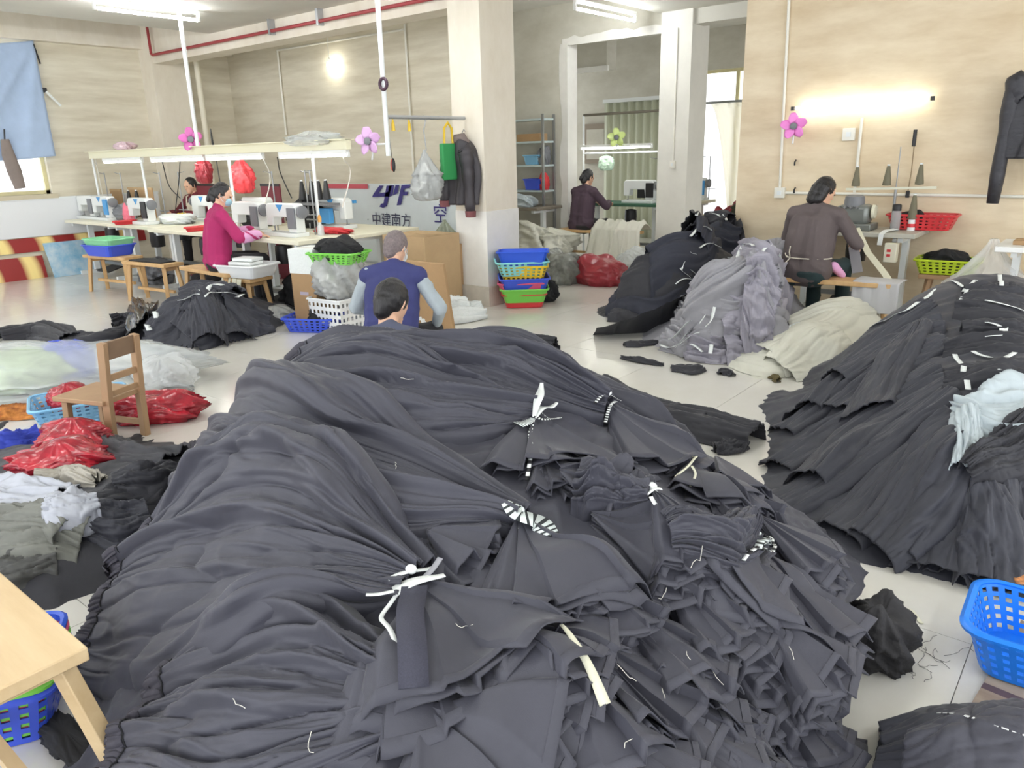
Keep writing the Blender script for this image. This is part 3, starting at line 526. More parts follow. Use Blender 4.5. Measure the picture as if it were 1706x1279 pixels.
for k, (a, b, c, lab) in enumerate([((0, 570, .12), (55, 560, .2), (120, 578, .14), 'black garments strewn on the floor behind the clear plastic bag'), ((120, 575, .1), (170, 575, .16), (225, 560, .1), 'black garment lying between plastic bag and charcoal heap'), ((188, 545, .02), (205, 542, .03), (225, 542, .02), 'small black rag on the bare floor near the heap')]):
    FH = Heap(FLAT, (-5.5, -2, 5, 8), .03)
    cloth(lab, (a, b, c), FH, TRD, 380+k, cat='garment', name='garment', folds=.04, freq=6, dome=.09, drop=.06, z=0.)
for k, (sp, lab) in enumerate([(((1040, 578, .03), (1070, 575, .06), (1100, 573, .02)), 'black cloth scrap touching the light grey heap'), (((1118, 618, .05), (1145, 618, .09), (1168, 615, .05)), 'ragged black cloth scrap lying alone on the floor'), (((1035, 598, .01), (1065, 604, .02), (1105, 611, .008)), 'narrow black cloth strip lying on the floor'), (((1198, 625, .03), (1208, 622, .04), (1222, 628, .02)), 'small triangular black scrap on the floor'), (((1282, 628, .02), (1290, 632, .03), (1298, 638, .02)), 'brown cloth scrap beside the off-white heap')]):
    FH = Heap(FLAT, (.3, 3, 3.5, 7), .03)
    cloth(lab, sp, FH, TRD if k < 4 else mat('brown_scrap', s2l(95, 85, 55), .9), 390+k, cat='scrap', name='cloth_scrap', folds=.015, freq=4, dome=.02, drop=.01, z=0., nt=20, ns=16, wob=.6)
# loose trousers between the main heap and the right heap
for k, sp in enumerate([((1060, 690, .1), (1150, 700, .17), (1262, 728, .12)), ((1000, 640, .1), (1080, 680, .15), (1180, 705, .12)), ((1190, 755, .04), (1215, 752, .05), (1240, 745, .04)), ((820, 562, .08), (870, 570, .12), (925, 578, .06))]):
    FH = Heap(FLAT, (-.8, 2, 2.5, 5.5), .02)
    cloth('dark trousers lying loose on the floor behind the main heap', sp, FH, TRD, 400+k, group='loose trousers behind the main heap', folds=.03, freq=6, dome=.1 if k != 2 else .03, drop=.05, z=0.05 if k != 2 else 0)
# ------------------------------------------------------------------ people
def capsule(mb, a, ra, b, rb, n=10, fl=1.):
    a, b = Vector(a), Vector(b); d = (b-a); L = d.length; d = d/max(L, 1e-6); P = []; R = []
    for k in (-80, -55, -30, 0): q = math.radians(k); P.append(a+d*ra*math.sin(q)); R.append(ra*math.cos(q))
    for k in (0, 30, 55, 80): q = math.radians(k); P.append(b+d*rb*math.sin(q)); R.append(rb*math.cos(q))
    mb.tube(P, R, n, fl)
def remesh(mb, vox, smooth=2, noise=0, nsc=9, seed=1):
    me = bpy.data.meshes.new('tmp'); me.from_pydata(mb.v, [], mb.f); o = bpy.data.objects.new('tmp', me); COL.objects.link(o)
    md = o.modifiers.new('r', 'REMESH'); md.mode = 'VOXEL'; md.voxel_size = vox
    if smooth: s = o.modifiers.new('s', 'SMOOTH'); s.iterations = smooth; s.factor = .5
    dg = bpy.context.evaluated_depsgraph_get(); ev = bpy.data.meshes.new_from_object(o.evaluated_get(dg))
    n = len(ev.vertices); V = np.zeros(n*3); ev.vertices.foreach_get('co', V); V = V.reshape(-1, 3); F = [tuple(p.vertices) for p in ev.polygons]
    if noise:
        Nn = np.zeros(n*3); ev.vertices.foreach_get('normal', Nn); Nn = Nn.reshape(-1, 3); N = Noise(seed)
        D = N.ridge(V[:, 0]*nsc+V[:, 1]*3, V[:, 2]*nsc*1.3+V[:, 1]*nsc)-.55; V = V+Nn*(noise*D)[:, None]
    bpy.data.objects.remove(o); bpy.data.meshes.remove(me); bpy.data.meshes.remove(ev)
    out = MB(); out.v = V.tolist(); out.f = F; return out
def ik(s, h, l1, l2, pole):
    s, h = Vector(s), Vector(h); d = h-s; L = min(d.length, l1+l2-.005); d.normalize(); a = (l1*l1-l2*l2+L*L)/(2*L); r = math.sqrt(max(l1*l1-a*a, 0))
    p = Vector(pole); p = (p-d*p.dot(d)).normalized(); return s+d*a+p*r, s+d*L
SKIN = mat('skin', s2l(222, 178, 150), .55, 20, .04)
HAIRB = mat('black_hair', s2l(30, 28, 30), .4, 60, .3, bump=.5, bscale=150, stretch=(1, 1, .2))
HAIRG = mat('grey_hair', s2l(120, 108, 108), .5, 60, .3, bump=.5, bscale=150)
EYE_ = mat('eye_dark', s2l(25, 20, 18), .3)
MASKM = mat('mask_blue', s2l(160, 200, 215), .7)
def hand(mb, w, d, up, sgn):
    w, d, up = Vector(w), Vector(d).normalized(), Vector(up).normalized(); sd = d.cross(up).normalized()
    c = w+d*.045
    for k in (-.024, -.008, .008, .024): capsule(mb, w+sd*k*.7, .014, w+d*.085+sd*k, .011, 8)
    for k, L in ((-.03, .062), (-.01, .078), (.01, .072), (.03, .055)):
        a = w+d*.085+sd*k; b = a+d*L*.55-up*.012; e = b+d*L*.3-up*L*.4; capsule(mb, a, .0095, b, .0085, 7); capsule(mb, b, .0085, e, .0075, 7)
    a = w+d*.025-sd*.025*sgn; b = a+d*.035-sd*.03*sgn; capsule(mb, a, .012, b, .0105, 7); capsule(mb, b, .0105, b+d*.028-sd*.006*sgn-up*.008, .009, 7)
def person(label, loc, rz, seat, lean, hd, hands, top, low, hair, sleeve=None, turn=0, hairf='short', scale=.95, mask=None, vest=None, shoes=None, knee=.42, spread=.13, bulk=1., noise=.012, topn='sweater'):
    l = math.radians(lean); H = Vector((0, 0, seat+.09)); sp = Vector((0, math.sin(l), math.cos(l))); fw = Vector((0, math.cos(l), -math.sin(l)))
    ch = H+sp*.34; nk = H+sp*.52; a = l+math.radians(hd)*.5; hc = nk+Vector((0, math.sin(a), math.cos(a)))*.15+Vector((0, .015, 0))
    hl = math.radians(lean*.3+hd); Rh = Matrix.Rotation(math.radians(turn), 3, 'Z') @ Matrix.Rotation(-hl, 3, 'X')
    hp = lambda x, y, z: hc+Rh @ Vector((x, y, z))
    sh = {s: H+sp*.46+Vector((s*.17*bulk, 0, 0)) for s in (-1, 1)}
    arm = {}
    for s, h in zip((-1, 1), hands): arm[s] = ik(sh[s], h, .29, .26, (s*.9, -.3, -.8))
    kn = {s: Vector((s*spread, knee, max(seat+.07, .3))) for s in (-1, 1)}; an = {s: Vector((s*(spread+.01), knee+.02, .09)) for s in (-1, 1)}
    def torso(mb, g):
        capsule(mb, H+Vector((-.09, 0, -.01)), .115*bulk+g, H+Vector((.09, 0, -.01)), .115*bulk+g)
        capsule(mb, H+Vector((-.06, 0, 0)), .115*bulk+g, ch+Vector((-.065, 0, 0)), .115*bulk+g, 12); capsule(mb, H+Vector((.06, 0, 0)), .115*bulk+g, ch+Vector((.065, 0, 0)), .115*bulk+g, 12)
        capsule(mb, ch+Vector((-.075, 0, 0)), .11*bulk+g, H+sp*.43+Vector((-.10*bulk, 0, 0)), .075+g, 12); capsule(mb, ch+Vector((.075, 0, 0)), .11*bulk+g, H+sp*.43+Vector((.10*bulk, 0, 0)), .075+g, 12)
        capsule(mb, sh[-1], .06+g, sh[1], .06+g); capsule(mb, sh[-1], .055+g, nk, .05+g*.5); capsule(mb, sh[1], .055+g, nk, .05+g*.5)
    def arms(mb, g, end=1.):
        for s in (-1, 1): e, h = arm[s]; capsule(mb, sh[s], .052+g, e, .042+g); w = e.lerp(h, end); capsule(mb, e, .042+g, w, .033+g*.9)
    def legs(mb, g):
        for s in (-1, 1): capsule(mb, H+Vector((s*.085, 0, -.02)), .088+g, kn[s], .062+g, 12); capsule(mb, kn[s], .062+g, an[s], .042+g)
    mb = MB(); torso(mb, 0); arms(mb, 0); legs(mb, 0); capsule(mb, nk-sp*.05, .052, hp(0, -.015, -.05), .048)
    q = MB().ball((0, 0, 0), (.074, .092, .11), 16, 11); mb.add([hp(*v) for v in q.v], q.f)
    capsule(mb, hp(0, .04, -.06), .05, hp(0, .055, -.075), .042); capsule(mb, hp(0, .088, .01), .009, hp(0, .104, -.022), .012)
    capsule(mb, hp(-.018, .09, -.052), .008, hp(.018, .09, -.052), .008); capsule(mb, hp(-.022, .092, .022), .008, hp(.022, .092, .022), .008)
    for s in (-1, 1):
        capsule(mb, hp(s*.075, -.01, .012), .012, hp(s*.078, -.012, -.025), .009, 8, .6); e, h = arm[s]; d = (h-e).normalized(); hand(mb, h, d*.8+Vector((0, .3, -.3)), Vector((0, .3, 1)), s)
        capsule(mb, an[s]+Vector((0, 0, -.03)), .045, an[s]+Vector((0, .15, -.06)), .03)
    body = obj('person', remesh(mb, .0075, 2), SKIN, angle=180); L0 = np.array(body.location)
    tag(body, label, 'person'); body.scale = (scale,)*3
    off = Vector(body.location); body.location = (0, 0, 0); body.rotation_euler = (0, 0, rz); Rz = Matrix.Rotation(rz, 3, 'Z'); body.location = Vector(tuple(map(float, loc)))+Rz @ off*scale
    def child(name, m_, mt, **k):
        m_.v = [tuple(Vector(v)-off) for v in m_.v]; return obj(name, m_, mt, body, angle=180, **k)
    for s in (-1, 1): child('eye', MB().ball(hp(s*.03, .083, .008), (.011, .008, .007), 8, 6), EYE_)
    mb = MB(); torso(mb, .016); (arms(mb, .014, .96) if not vest else None); capsule(mb, nk-sp*.02, .058, nk+sp*.015, .054); child('vest' if vest else topn, remesh(mb, .011, 3, noise, 7, 3), top)
    if vest: mb = MB(); arms(mb, .012, .95); capsule(mb, sh[-1], .06, sh[1], .06); child('shirt_sleeves', remesh(mb, .011, 3, noise, 9, 4), vest)
    mb = MB(); legs(mb, .014); capsule(mb, H+Vector((-.09, 0, -.02)), .122*bulk, H+Vector((.09, 0, -.02)), .122*bulk); child('trousers', remesh(mb, .012, 3, noise, 7, 5), low)
    for s in (-1, 1):
        mb = MB(); capsule(mb, an[s]+Vector((0, -.03, -.04)), .047, an[s]+Vector((0, .16, -.055)), .035); child('shoe', remesh(mb, .012, 2), shoes or EYE_)
    mb = MB(); q = MB().ball((0, 0, 0), (.084, .094, .103), 16, 11); mb.add([hp(v[0], v[1]-.018, v[2]+.018) for v in q.v], q.f)
    if hairf == 'short': capsule(mb, hp(0, -.06, -.02), .06, hp(0, -.055, -.06), .05)
    if hairf == 'bob': capsule(mb, hp(-.045, -.045, 0), .055, hp(-.045, -.05, -.1), .045); capsule(mb, hp(.045, -.045, 0), .055, hp(.045, -.05, -.1), .045); capsule(mb, hp(0, -.06, 0), .06, hp(0, -.065, -.11), .05)
    if hairf == 'bun': capsule(mb, hp(0, -.05, -.02), .06, hp(0, -.06, -.07), .05); capsule(mb, hp(0, -.11, -.03), .035, hp(0, -.12, -.06), .032)
    if hairf == 'pony': capsule(mb, hp(0, -.09, .0), .045, hp(0, -.11, -.1), .03); capsule(mb, hp(0, -.05, -.02), .06, hp(0, -.055, -.07), .05)
    child('hair', remesh(mb, .007, 2, (.006 if hairf != 'short' else .004), 22, 6), hair)
    if mask:
        mb = MB(); q = MB().ball((0, 0, 0), (.062, .05, .052), 14, 9); mb.add([hp(v[0], max(v[1], 0)+.062, v[2]-.048) for v in q.v], q.f); mk = child('face_mask', mb, mask)
        for s in (-1, 1): child('ear_loop', MB().tube([hp(s*.055, .07, -.03), hp(s*.08, .03, -.01), hp(s*.083, -.012, .0), hp(s*.08, .03, -.05), hp(s*.055, .07, -.065)], .0025, 5), TAPE)
    return body, hp, child, H, sp, arm
clo = lambda n, *c, **k: mat(n, s2l(*c), .85, 8, .06, bump=.15, bscale=150, **k)
MAG = clo('magenta_knit', 170, 40, 98); BRN = clo('brown_knit', 92, 82, 82); PUR = clo('plum_jacket', 74, 58, 70); VST = clo('navy_vest', 56, 60, 110); SLV = clo('pale_blue_shirt', 168, 178, 184)
DRK = clo('black_trousers_worn', 42, 42, 44); TEAL = clo('dark_teal_trousers', 40, 58, 60); PINK = clo('pink_sleeve_cover', 220, 165, 205); MRN = clo('maroon_top', 110, 45, 55); APR = clo('cream_apron', 222, 214, 196); NVS = clo('grey_navy_shirt', 84, 88, 108)
# woman in magenta at the front row
p, hp, child, H, sp, arm = person('woman in magenta sweater and blue mask sewing at the left table row', (-6.98, 3.98, 0), math.radians(-18), .50, 8, 22, ((-.16, .42, .86), (.2, .40, .84)), MAG, DRK, HAIRB, turn=-25, hairf='pony', mask=MASKM)
for s in (-1, 1):
    e, h = arm[s]; mb = MB(); capsule(mb, e.lerp(h, .25), .062, e.lerp(h, .9), .05); child('sleeve_cover', remesh(mb, .01, 2, .012, 20, 9), PINK)
# man in navy vest
person('grey-haired man in navy vest with pale sleeves crouching on a low stool', (-3.86, 3.40, 0), math.radians(26), .22, 16, 24, ((-.2, .38, .42), (.24, .34, .36)), VST, DRK, HAIRG, turn=-18, mask=TAPE, vest=SLV, knee=.38, spread=.2, bulk=1.08, topn='vest')
# black-haired man behind the main heap
person('black-haired person seated low behind the main trouser heap', (-2.74, 2.34, 0), math.radians(32), .05, 18, 26, ((-.2, .4, .3), (.2, .4, .3)), NVS, DRK, HAIRB, turn=-20, knee=.36, spread=.2, scale=1.03)
# woman in plum jacket in the doorway room
person('woman in plum jacket sewing at the green table in the doorway', (-6.05, 8.98, 0), math.radians(-8), .46, 10, 18, ((-.16, .42, .84), (.18, .42, .84)), PUR, DRK, HAIRB, turn=-8, hairf='bun', topn='jacket')
# woman in brown by the right wall
p, hp, child, H, sp, arm = person('woman in brown sweater with apron string at the overlock machine', (-2.06, 6.33, 0), math.radians(-12), .47, 15, 26, ((-.2, .46, .78), (.22, .42, .74)), BRN, TEAL, HAIRB, turn=-22, hairf='bob', bulk=1.16)
c = H+sp*.1
child('apron_string', MB().tube([c+Vector((math.cos(q)*.215, math.sin(q)*.16, 0)) for q in np.linspace(math.pi*.95, 2.05*math.pi, 20)], .005, 6), APR)
for q in ((-.03, -.03, .04), (-.06, -.02, -.16), (.0, -.02, .1)): child('apron_tail', MB().tube([c+Vector((-.06, -.165, 0)), c+Vector((-.06+q[0], -.185, q[2]*.5)), c+Vector((-.06+q[0]*1.4, -.175, q[2]))], .005, 6), APR)
child('sleeve_cover', (lambda m_: (capsule(m_, H+Vector((.2, .12, .02)), .04, H+Vector((.24, .2, -.06)), .03), m_)[1])(MB()), PINK)
# woman with headphones facing the room behind the left machines
p, hp, child, H, sp, arm = person('woman in maroon top and cream apron facing out behind the left machines', (-10.75, 5.98, 0), math.radians(188), .48, 8, 14, ((-.16, .4, .84), (.18, .42, .84)), MRN, DRK, HAIRB, hairf='short')
mb = MB(); capsule(mb, H+sp*.12+Vector((-.04, .12, 0)), .07, H+sp*.36+Vector((-.03, .10, 0)), .06); capsule(mb, H+sp*.12+Vector((.04, .12, 0)), .07, H+sp*.36+Vector((.03, .10, 0)), .06); child('apron', remesh(mb, .012, 2), APR)
for s in (-1, 1): child('apron_strap', MB().tube([H+sp*.36+Vector((s*.07, .14, 0)), H+sp*.5+Vector((s*.10, .08, 0)), H+sp*.54+Vector((s*.09, -.02, 0)), H+sp*.3+Vector((s*.08, -.16, 0))], .012, 6), APR)
# ------------------------------------------------------------------ furniture and machines
WOOD = mat('pine_wood', s2l(214, 178, 128), .6, 9, .1, stretch=(1, 1, .15), col2=s2l(188, 148, 98))
WOODP = mat('pale_plank', s2l(228, 202, 160), .55, 6, .1, stretch=(.2, 2, 2), col2=s2l(206, 174, 128))
WOODD = mat('worn_chair_wood', s2l(170, 138, 104), .6, 7, .1, stretch=(1, 1, .2), col2=s2l(158, 126, 94))
COND_ = mat('white_cable', s2l(232, 230, 222), .5)
DESKT = mat('cream_laminate', s2l(226, 222, 200), .4, 5, .04)
STEEL = mat('grey_steel', s2l(150, 152, 152), .4, metal=.6)
WSTEEL = mat('white_steel', s2l(228, 232, 232), .35)
GALV = mat('galvanised_pipe', s2l(176, 178, 180), .4, metal=.5)
MACH = mat('machine_white', s2l(225, 228, 226), .35)
MBLUE = mat('machine_blue', s2l(70, 150, 210), .4)
MGREY = mat('machine_grey', s2l(118, 120, 124), .45)
BLK = mat('black_plastic', s2l(34, 34, 36), .45)
GREENT = mat('green_table_felt', s2l(58, 96, 76), .8)
def bench(label, loc, rz, L=.8, W=.24, H=.45, m=WOOD, group=None, name='wooden_bench', cat='bench', splay=.05, low=True):
    t = thing(name, label, cat, loc, rz, group)
    obj('seat_plank', MB().box((0, 0, H-.018), (L, W, .036)), m, t, bevel=.004)
    for sx in (-1, 1):
        for sy in (-1, 1): obj('leg', MB().beam((sx*(L/2-.08), sy*(W/2-.045), H-.036), (sx*(L/2-.08+splay), sy*(W/2-.03+splay*.4), .0), .042, .036), m, t, bevel=.003)
        obj('apron_bar', MB().beam((sx*(L/2-.085), -W/2+.05, H-.06), (sx*(L/2-.085), W/2-.05, H-.06), .03, .045), m, t, smooth=False)
    if low: obj('stretcher', MB().beam((-L/2+.06, 0, H*.3), (L/2-.06, 0, H*.3), .03, .03), m, t, smooth=False)
    return t
def table(label, x0, x1, y0, y1, h=.76, m=DESKT, group=None, motor=True, name='sewing_table'):
    t = thing(name, label, 'table', ((x0+x1)/2, (y0+y1)/2, 0), 0, group); L, W = x1-x0, y1-y0
    obj('table_top', MB().box((0, 0, h-.02), (L, W, .04)), m, t, bevel=.006)
    for sx in (-1, 1):
        obj('leg_frame', MB().beam((sx*(L/2-.12), 0, .04), (sx*(L/2-.12), 0, h-.04), .05, .07).beam((sx*(L/2-.12), -W/2+.05, .025), (sx*(L/2-.12), W/2-.05, .025), .05, .05).beam((sx*(L/2-.12), -W/2+.05, h-.06), (sx*(L/2-.12), W/2-.05, h-.06), .04, .04), WSTEEL if not group else STEEL, t, smooth=False)
    obj('cross_bar', MB().beam((-L/2+.12, .05, .16), (L/2-.12, .05, .16), .04, .04), STEEL, t, smooth=False)
    obj('treadle', MB().box((.0, -.06, .1), (.34, .22, .015), Matrix.Rotation(.25, 3, 'X')), BLK, t, smooth=False)
    if motor: obj('motor', MB().lathe([(.02, 0), (.085, .01), (.09, .1), (.085, .19), (.03, .2)], (0, .05, h-.3), 14), BLK, t)
    return t
def sewing_machine(label, loc, rz, group=None, panel=MGREY, tri=True, box=None):
    t = thing('sewing_machine', label, 'sewing machine', loc, rz, group)
    obj('bed', MB().box((0, 0, .02), (.5, .18, .04)), MACH, t, bevel=.006)
    prof = [(-.24, .10), (-.14, .10), (-.13, .19), (.10, .19), (.12, .04), (.25, .04), (.25, .30), (.22, .32), (-.20, .32), (-.24, .29)]
    mb = MB(); n = len(prof); mb.add([(x, -.055, z) for x, z in prof]+[(x, .055, z) for x, z in prof], [tuple(range(n)), tuple(range(2*n-1, n-1, -1))]+[(i, n+i, n+(i+1) % n, (i+1) % n) for i in range(n)])
    mb.f = [tuple(reversed(f)) for f in mb.f]; arm_ = obj('arm', mb, MACH, t, bevel=.012)
    obj('hand_wheel', MB().tube([(.27, 0, .24), (.275, 0, .24), (.30, 0, .24), (.305, 0, .24)], [.05, .062, .062, .05], 18), MGREY, t)
    obj('side_box', MB().box((.19, -.062, .18), (.12, .02, .2)), panel, t, bevel=.004)
    obj('needle_bar', MB().tube([(-.19, 0, .11), (-.19, 0, .05)], .007, 8), STEEL, t); obj('presser_foot', MB().box((-.19, -.01, .046), (.02, .035, .008)), STEEL, t, smooth=False)
    if tri:
        mb = MB(); mb.add([(-.06, -.0572, .31), (.06, -.0572, .31), (0, -.0572, .24)], [(0, 1, 2)]); obj('blue_emblem', mb, MBLUE, t, solid=.002, smooth=False)
        mb = MB(); mb.add([(-.06, .0572, .31), (.06, .0572, .31), (0, .0572, .24)], [(0, 2, 1)]); obj('blue_emblem', mb, MBLUE, t, solid=.002, smooth=False)
    obj('thread_pole', MB().tube([(.2, .2, 0), (.2, .2, .62)], .008, 8).tube([(.2, .2, .6), (.05, .2, .62)], .005, 6).tube([(.08, .2, .15), (.3, .2, .15)], .008, 6), STEEL, t)
    if box: obj('control_box', MB().box((.0, .13, .14), (.2, .06, .16)), box, t, bevel=.006)
    return t
def cone(label, loc, m, h=.16, r=.038, group=None):
    t = thing('thread_cone', label, 'thread cone', loc, 0, group)
    obj('thread', MB().lathe([(r*.3, 0), (r, .004), (r*.98, h*.12), (r*.42, h*.94), (r*.3, h)], n=16), m, t); obj('core', MB().lathe([(r*.34, h), (r*.34, h+.012), (.002, h+.012)], n=10), WSTEEL, t); return t
def rrect(a, b, r, n=48):
    P = []; k = n//4
    for i, (cx, cy) in enumerate(((a-r, b-r), (-a+r, b-r), (-a+r, -b+r), (a-r, -b+r))):
        for j in range(k): q = math.pi/2*(i+j/(k-1)); P.append((cx+r*math.cos(q), cy+r*math.sin(q)))
    return P
def resamp(P, n):
    P = np.array(P+[P[0]]); d = np.r_[0, np.cumsum(np.linalg.norm(np.diff(P, axis=0), axis=1))]; q = np.linspace(0, d[-1], n, endpoint=False); return np.stack([np.interp(q, d, P[:, 0]), np.interp(q, d, P[:, 1])], 1)
def basket(label, loc, rz, a, b, h, m, group=None, holes=True, tilt=0, taper=.82, na=56, rows=9, r=.05, name='plastic_basket', rim=.012):
    t = thing(name, label, 'basket', loc, rz, group); t.rotation_euler = (tilt, 0, rz)
    top = resamp(rrect(a, b, r), na); mb = MB(); V = []
    for j in range(rows+1): f = j/rows; k = taper+(1-taper)*f; V += [(x*k, y*k, .004+(h-.004)*f) for x, y in top]
    F = []
    for j in range(rows):
        for i in range(na):
            if holes and j % 2 == 1 and i % 2 == 1 and 0 < j < rows-1: continue
            i2 = (i+1) % na; F.append((j*na+i, j*na+i2, (j+1)*na+i2, (j+1)*na+i))
    mb.add(V, F); obj('wall', mb, m, t, solid=.003, smooth=False)
    mb = MB(); mb.add([(x*taper, y*taper, .004) for x, y in top], [tuple(range(na))]); obj('bottom', mb, m, t, solid=.003, smooth=False)
    mb = MB(); R = [[(x*(1+rim/a*u), y*(1+rim/b*u), h+w) for x, y in top] for u, w in ((-.1, -.006), (1, -.012), (1.15, -.002), (.5, .006), (-.3, .002), (-.1, -.006))]; mb.rings(R, cap=False); obj('rim', mb, m, t)
    return t
def plas(n, *c, **k): return mat(n, s2l(*c), k.pop('rough', .35), **k)
BLUEP = plas('blue_plastic', 48, 92, 214); ROYAL = plas('royal_blue_plastic', 62, 88, 208); AQUA = plas('aqua_plastic', 140, 214, 212); REDP = plas('red_plastic', 208, 56, 62); PINKP = plas('pink_plastic', 222, 92, 130); YELP = plas('yellow_plastic', 226, 190, 50); LIMEP = plas('lime_plastic', 190, 214, 50); GRNP = plas('green_plastic', 120, 200, 80); MINT = plas('mint_plastic', 136, 206, 158); LBLUE = plas('light_blue_plastic', 130, 186, 222); SKYB = plas('bright_blue_plastic', 24, 124, 232); WHP = plas('white_plastic', 232, 234, 234)
CARD = mat('cardboard', s2l(170, 138, 100), .8, 5, .06); CARDL = mat('cardboard_pale', s2l(184, 156, 118), .8, 5, .06)
CLEAR = mat('clear_plastic', (.93, .95, .95), .15, alpha=.32, bump=.5, bscale=14); FROST = mat('frosted_plastic', (.74, .78, .78), .22, alpha=.45, bump=.5, bscale=12); SILVER = mat('grey_poly', s2l(172, 174, 172), .2, 6, .1, bump=.6, bscale=18); REDBAG = mat('red_poly', s2l(196, 44, 60), .22, 9, .25, bump=.6, bscale=16, col2=s2l(130, 34, 46)); REDDK = mat('dark_red_poly', s2l(150, 46, 56), .28, 6, .15, bump=.5, bscale=14); GREYBAG = mat('dark_grey_poly', s2l(128, 130, 124), .22, 9, .3, bump=.6, bscale=16); CORAL = mat('coral_poly', s2l(236, 78, 84), .35, 6, .1, bump=.5, bscale=14)
def sack(label, c, rad, m, seed=1, name='plastic_bag', cat='bag', group=None, neck=0, rz=0, flat=.25, amp=.2, nt=44, na=64):
    """a bag of stuff: lumpy body resting on c, optionally gathered to a neck"""
    N = Noise(seed); V = []; R = []
    for i in range(nt):
        f = i/(nt-1); ph = math.pi*(f*(.97)+.015); r0 = math.sin(ph)**.6; z = -math.cos(ph)
        if neck and f > .72: g = (f-.72)/.28; r0 = math.sin(math.pi*(.72*.97+.015))**.6*(1-g)**1.4+.08; z = -math.cos(math.pi*(.72*.97+.015))+g*neck
        row = []
        for k in range(na):
            q = 2*math.pi*k/na; d = 1+amp*(float(N.ridge(math.cos(q)*2.2+5, math.sin(q)*2.2+z*1.4+5))-.55)*2+amp*.9*(float(N.ridge(math.cos(q)*5+9, math.sin(q)*5+z*4+30))**2-.4)+amp*.5*(float(N.ridge(math.cos(q)*11+2, math.sin(q)*11+z*9+14))-.5)
            if neck and f > .6: d *= 1+.22*math.sin(q*7+seed)*(f-.6)*1.5
            x, y = math.cos(q)*r0*d*rad[0], math.sin(q)*r0*d*rad[1]; zz = (max(z, -1+flat)+1-flat)*rad[2]*(1+.45*(float(N(math.cos(q)*r0*1.6+40, math.sin(q)*r0*1.6+22))-.5)*(1 if not neck else .2))
            xr, yr = x*math.cos(rz)-y*math.sin(rz), x*math.sin(rz)+y*math.cos(rz)
            row.append((c[0]+xr, c[1]+yr, c[2]+zz))
        R.append(row)
    mb = MB().rings(R); o = obj(name, mb, m, angle=180); return tag(o, label, cat, group)
# left sewing rows
G1 = 'left sewing tables'
for k, (x0, x1, y0, y1, lab) in enumerate([(-11.7, -10.35, 4.45, 5.0, 'cream sewing table nearest the window wall'), (-10.3, -9.05, 4.42, 4.95, 'cream sewing table with red tray behind the mint basket'), (-9.0, -7.55, 4.3, 4.84, 'cream sewing table with red tray and white papers'), (-7.5, -6.05, 4.28, 4.84, 'cream sewing table where the magenta-clad woman works'), (-11.0, -9.4, 5.02, 5.6, 'sewing table before the woman in the cream apron'), (-9.35, -7.75, 4.9, 5.5, 'sewing table under the red hanging bags'), (-7.7, -6.0, 4.9, 5.8, 'cream sewing table holding the thread cones by the white banner')]):
    table(lab, x0, x1, y0, y1, group=None if k else None)
for lab, px, py, Y, rz, kw in [('white sewing machine with blue triangle and grey motor box at the row end', 478, 390, 4.55, 0, dict()), ('white sewing machine in front of the magenta-clad woman', 418, 385, 4.58, 0, dict(tri=False)), ('white sewing machine with black side box behind the red tray', 240, 378, 4.62, 0, dict(panel=BLK)), ('white sewing machine beside the cardboard panels', 178, 372, 4.72, 0, dict(panel=MBLUE)), ('white sewing machine before the woman in the cream apron', 345, 360, 5.25, math.pi, dict()), ('white sewing machine by the yellow cloth behind the magenta-clad woman', 432, 362, 5.2, math.pi, dict(tri=False)), ('white sewing machine with blue tray by the white banner', 560, 372, 5.35, math.pi, dict(box=MBLUE)), ('white sewing machine by the left window wall', 152, 366, 4.75, 0, dict(tri=False))]:
    p = atY(px, py, Y); sewing_machine(lab, (p[0], Y, .76), rz, **kw)
bench('pine bench carrying the mint and blue baskets', (-9.5, 4.07, 0), math.radians(8), .85)
bench('pine bench with black cloth on its seat', (-8.42, 4.02, 0), math.radians(6), .8)
bench('pine bench under the woman in magenta', (-7.1, 3.98, 0), math.radians(-3), .95, H=.47)
BC = mat('black_cloth', s2l(36, 36, 38), .85)
mb = MB().box((-8.42, 4.02, .458), (.6, .18, .014), Matrix.Rotation(math.radians(6), 3, 'Z')); tag(obj('folded_cloth', mb, BC, bevel=.004), 'flat black cloth laid along the pine bench seat', 'cloth')
p = (-9.52, 4.06, .45); basket('blue basket on the pine bench under a mint basket', p, math.radians(8), .27, .19, .13, ROYAL, holes=False); basket('mint green basket nested upside over the blue basket', (-9.5, 4.06, .50), math.radians(8), .26, .18, .15, MINT, holes=False, tilt=0)
# lamp rack over the rows
rk = thing('lamp_rack', 'cream lamp channel hung over the left sewing rows', 'lamp rack', (-8.5, 4.8, 1.6))
RAIL = mat('cream_channel', s2l(232, 228, 200), .5)
obj('channel', MB().b2((-11.3, 4.77, 1.57), (-5.84, 4.83, 1.66)), RAIL, rk, world=True, smooth=False)
obj('channel_lip', MB().b2((-11.3, 4.72, 1.655), (-5.84, 4.88, 1.665)), RAIL, rk, world=True, smooth=False)
for x in (-11.28, -9.9, -7.9, -6.4): obj('post', MB().tube([(x, 4.8, .76), (x, 4.8, 1.58)], .016, 8), WSTEEL, rk, world=True)
for k, (a, b) in enumerate([(172, 236), (252, 340), (345, 438), (467, 580)]):
    xa, xb = atY(a, 262, 4.8)[0], atY(b, 262, 4.8)[0]; tube_lamp(('short lit tube under the lamp channel by the left wall', 'lit tube under the lamp channel beside the red bag', 'lit tube under the lamp channel above the magenta-clad woman', 'lit tube under the lamp channel near the lilac fan')[k], (xa, 4.8, 1.52), (xb, 4.8, 1.52), over=.03)
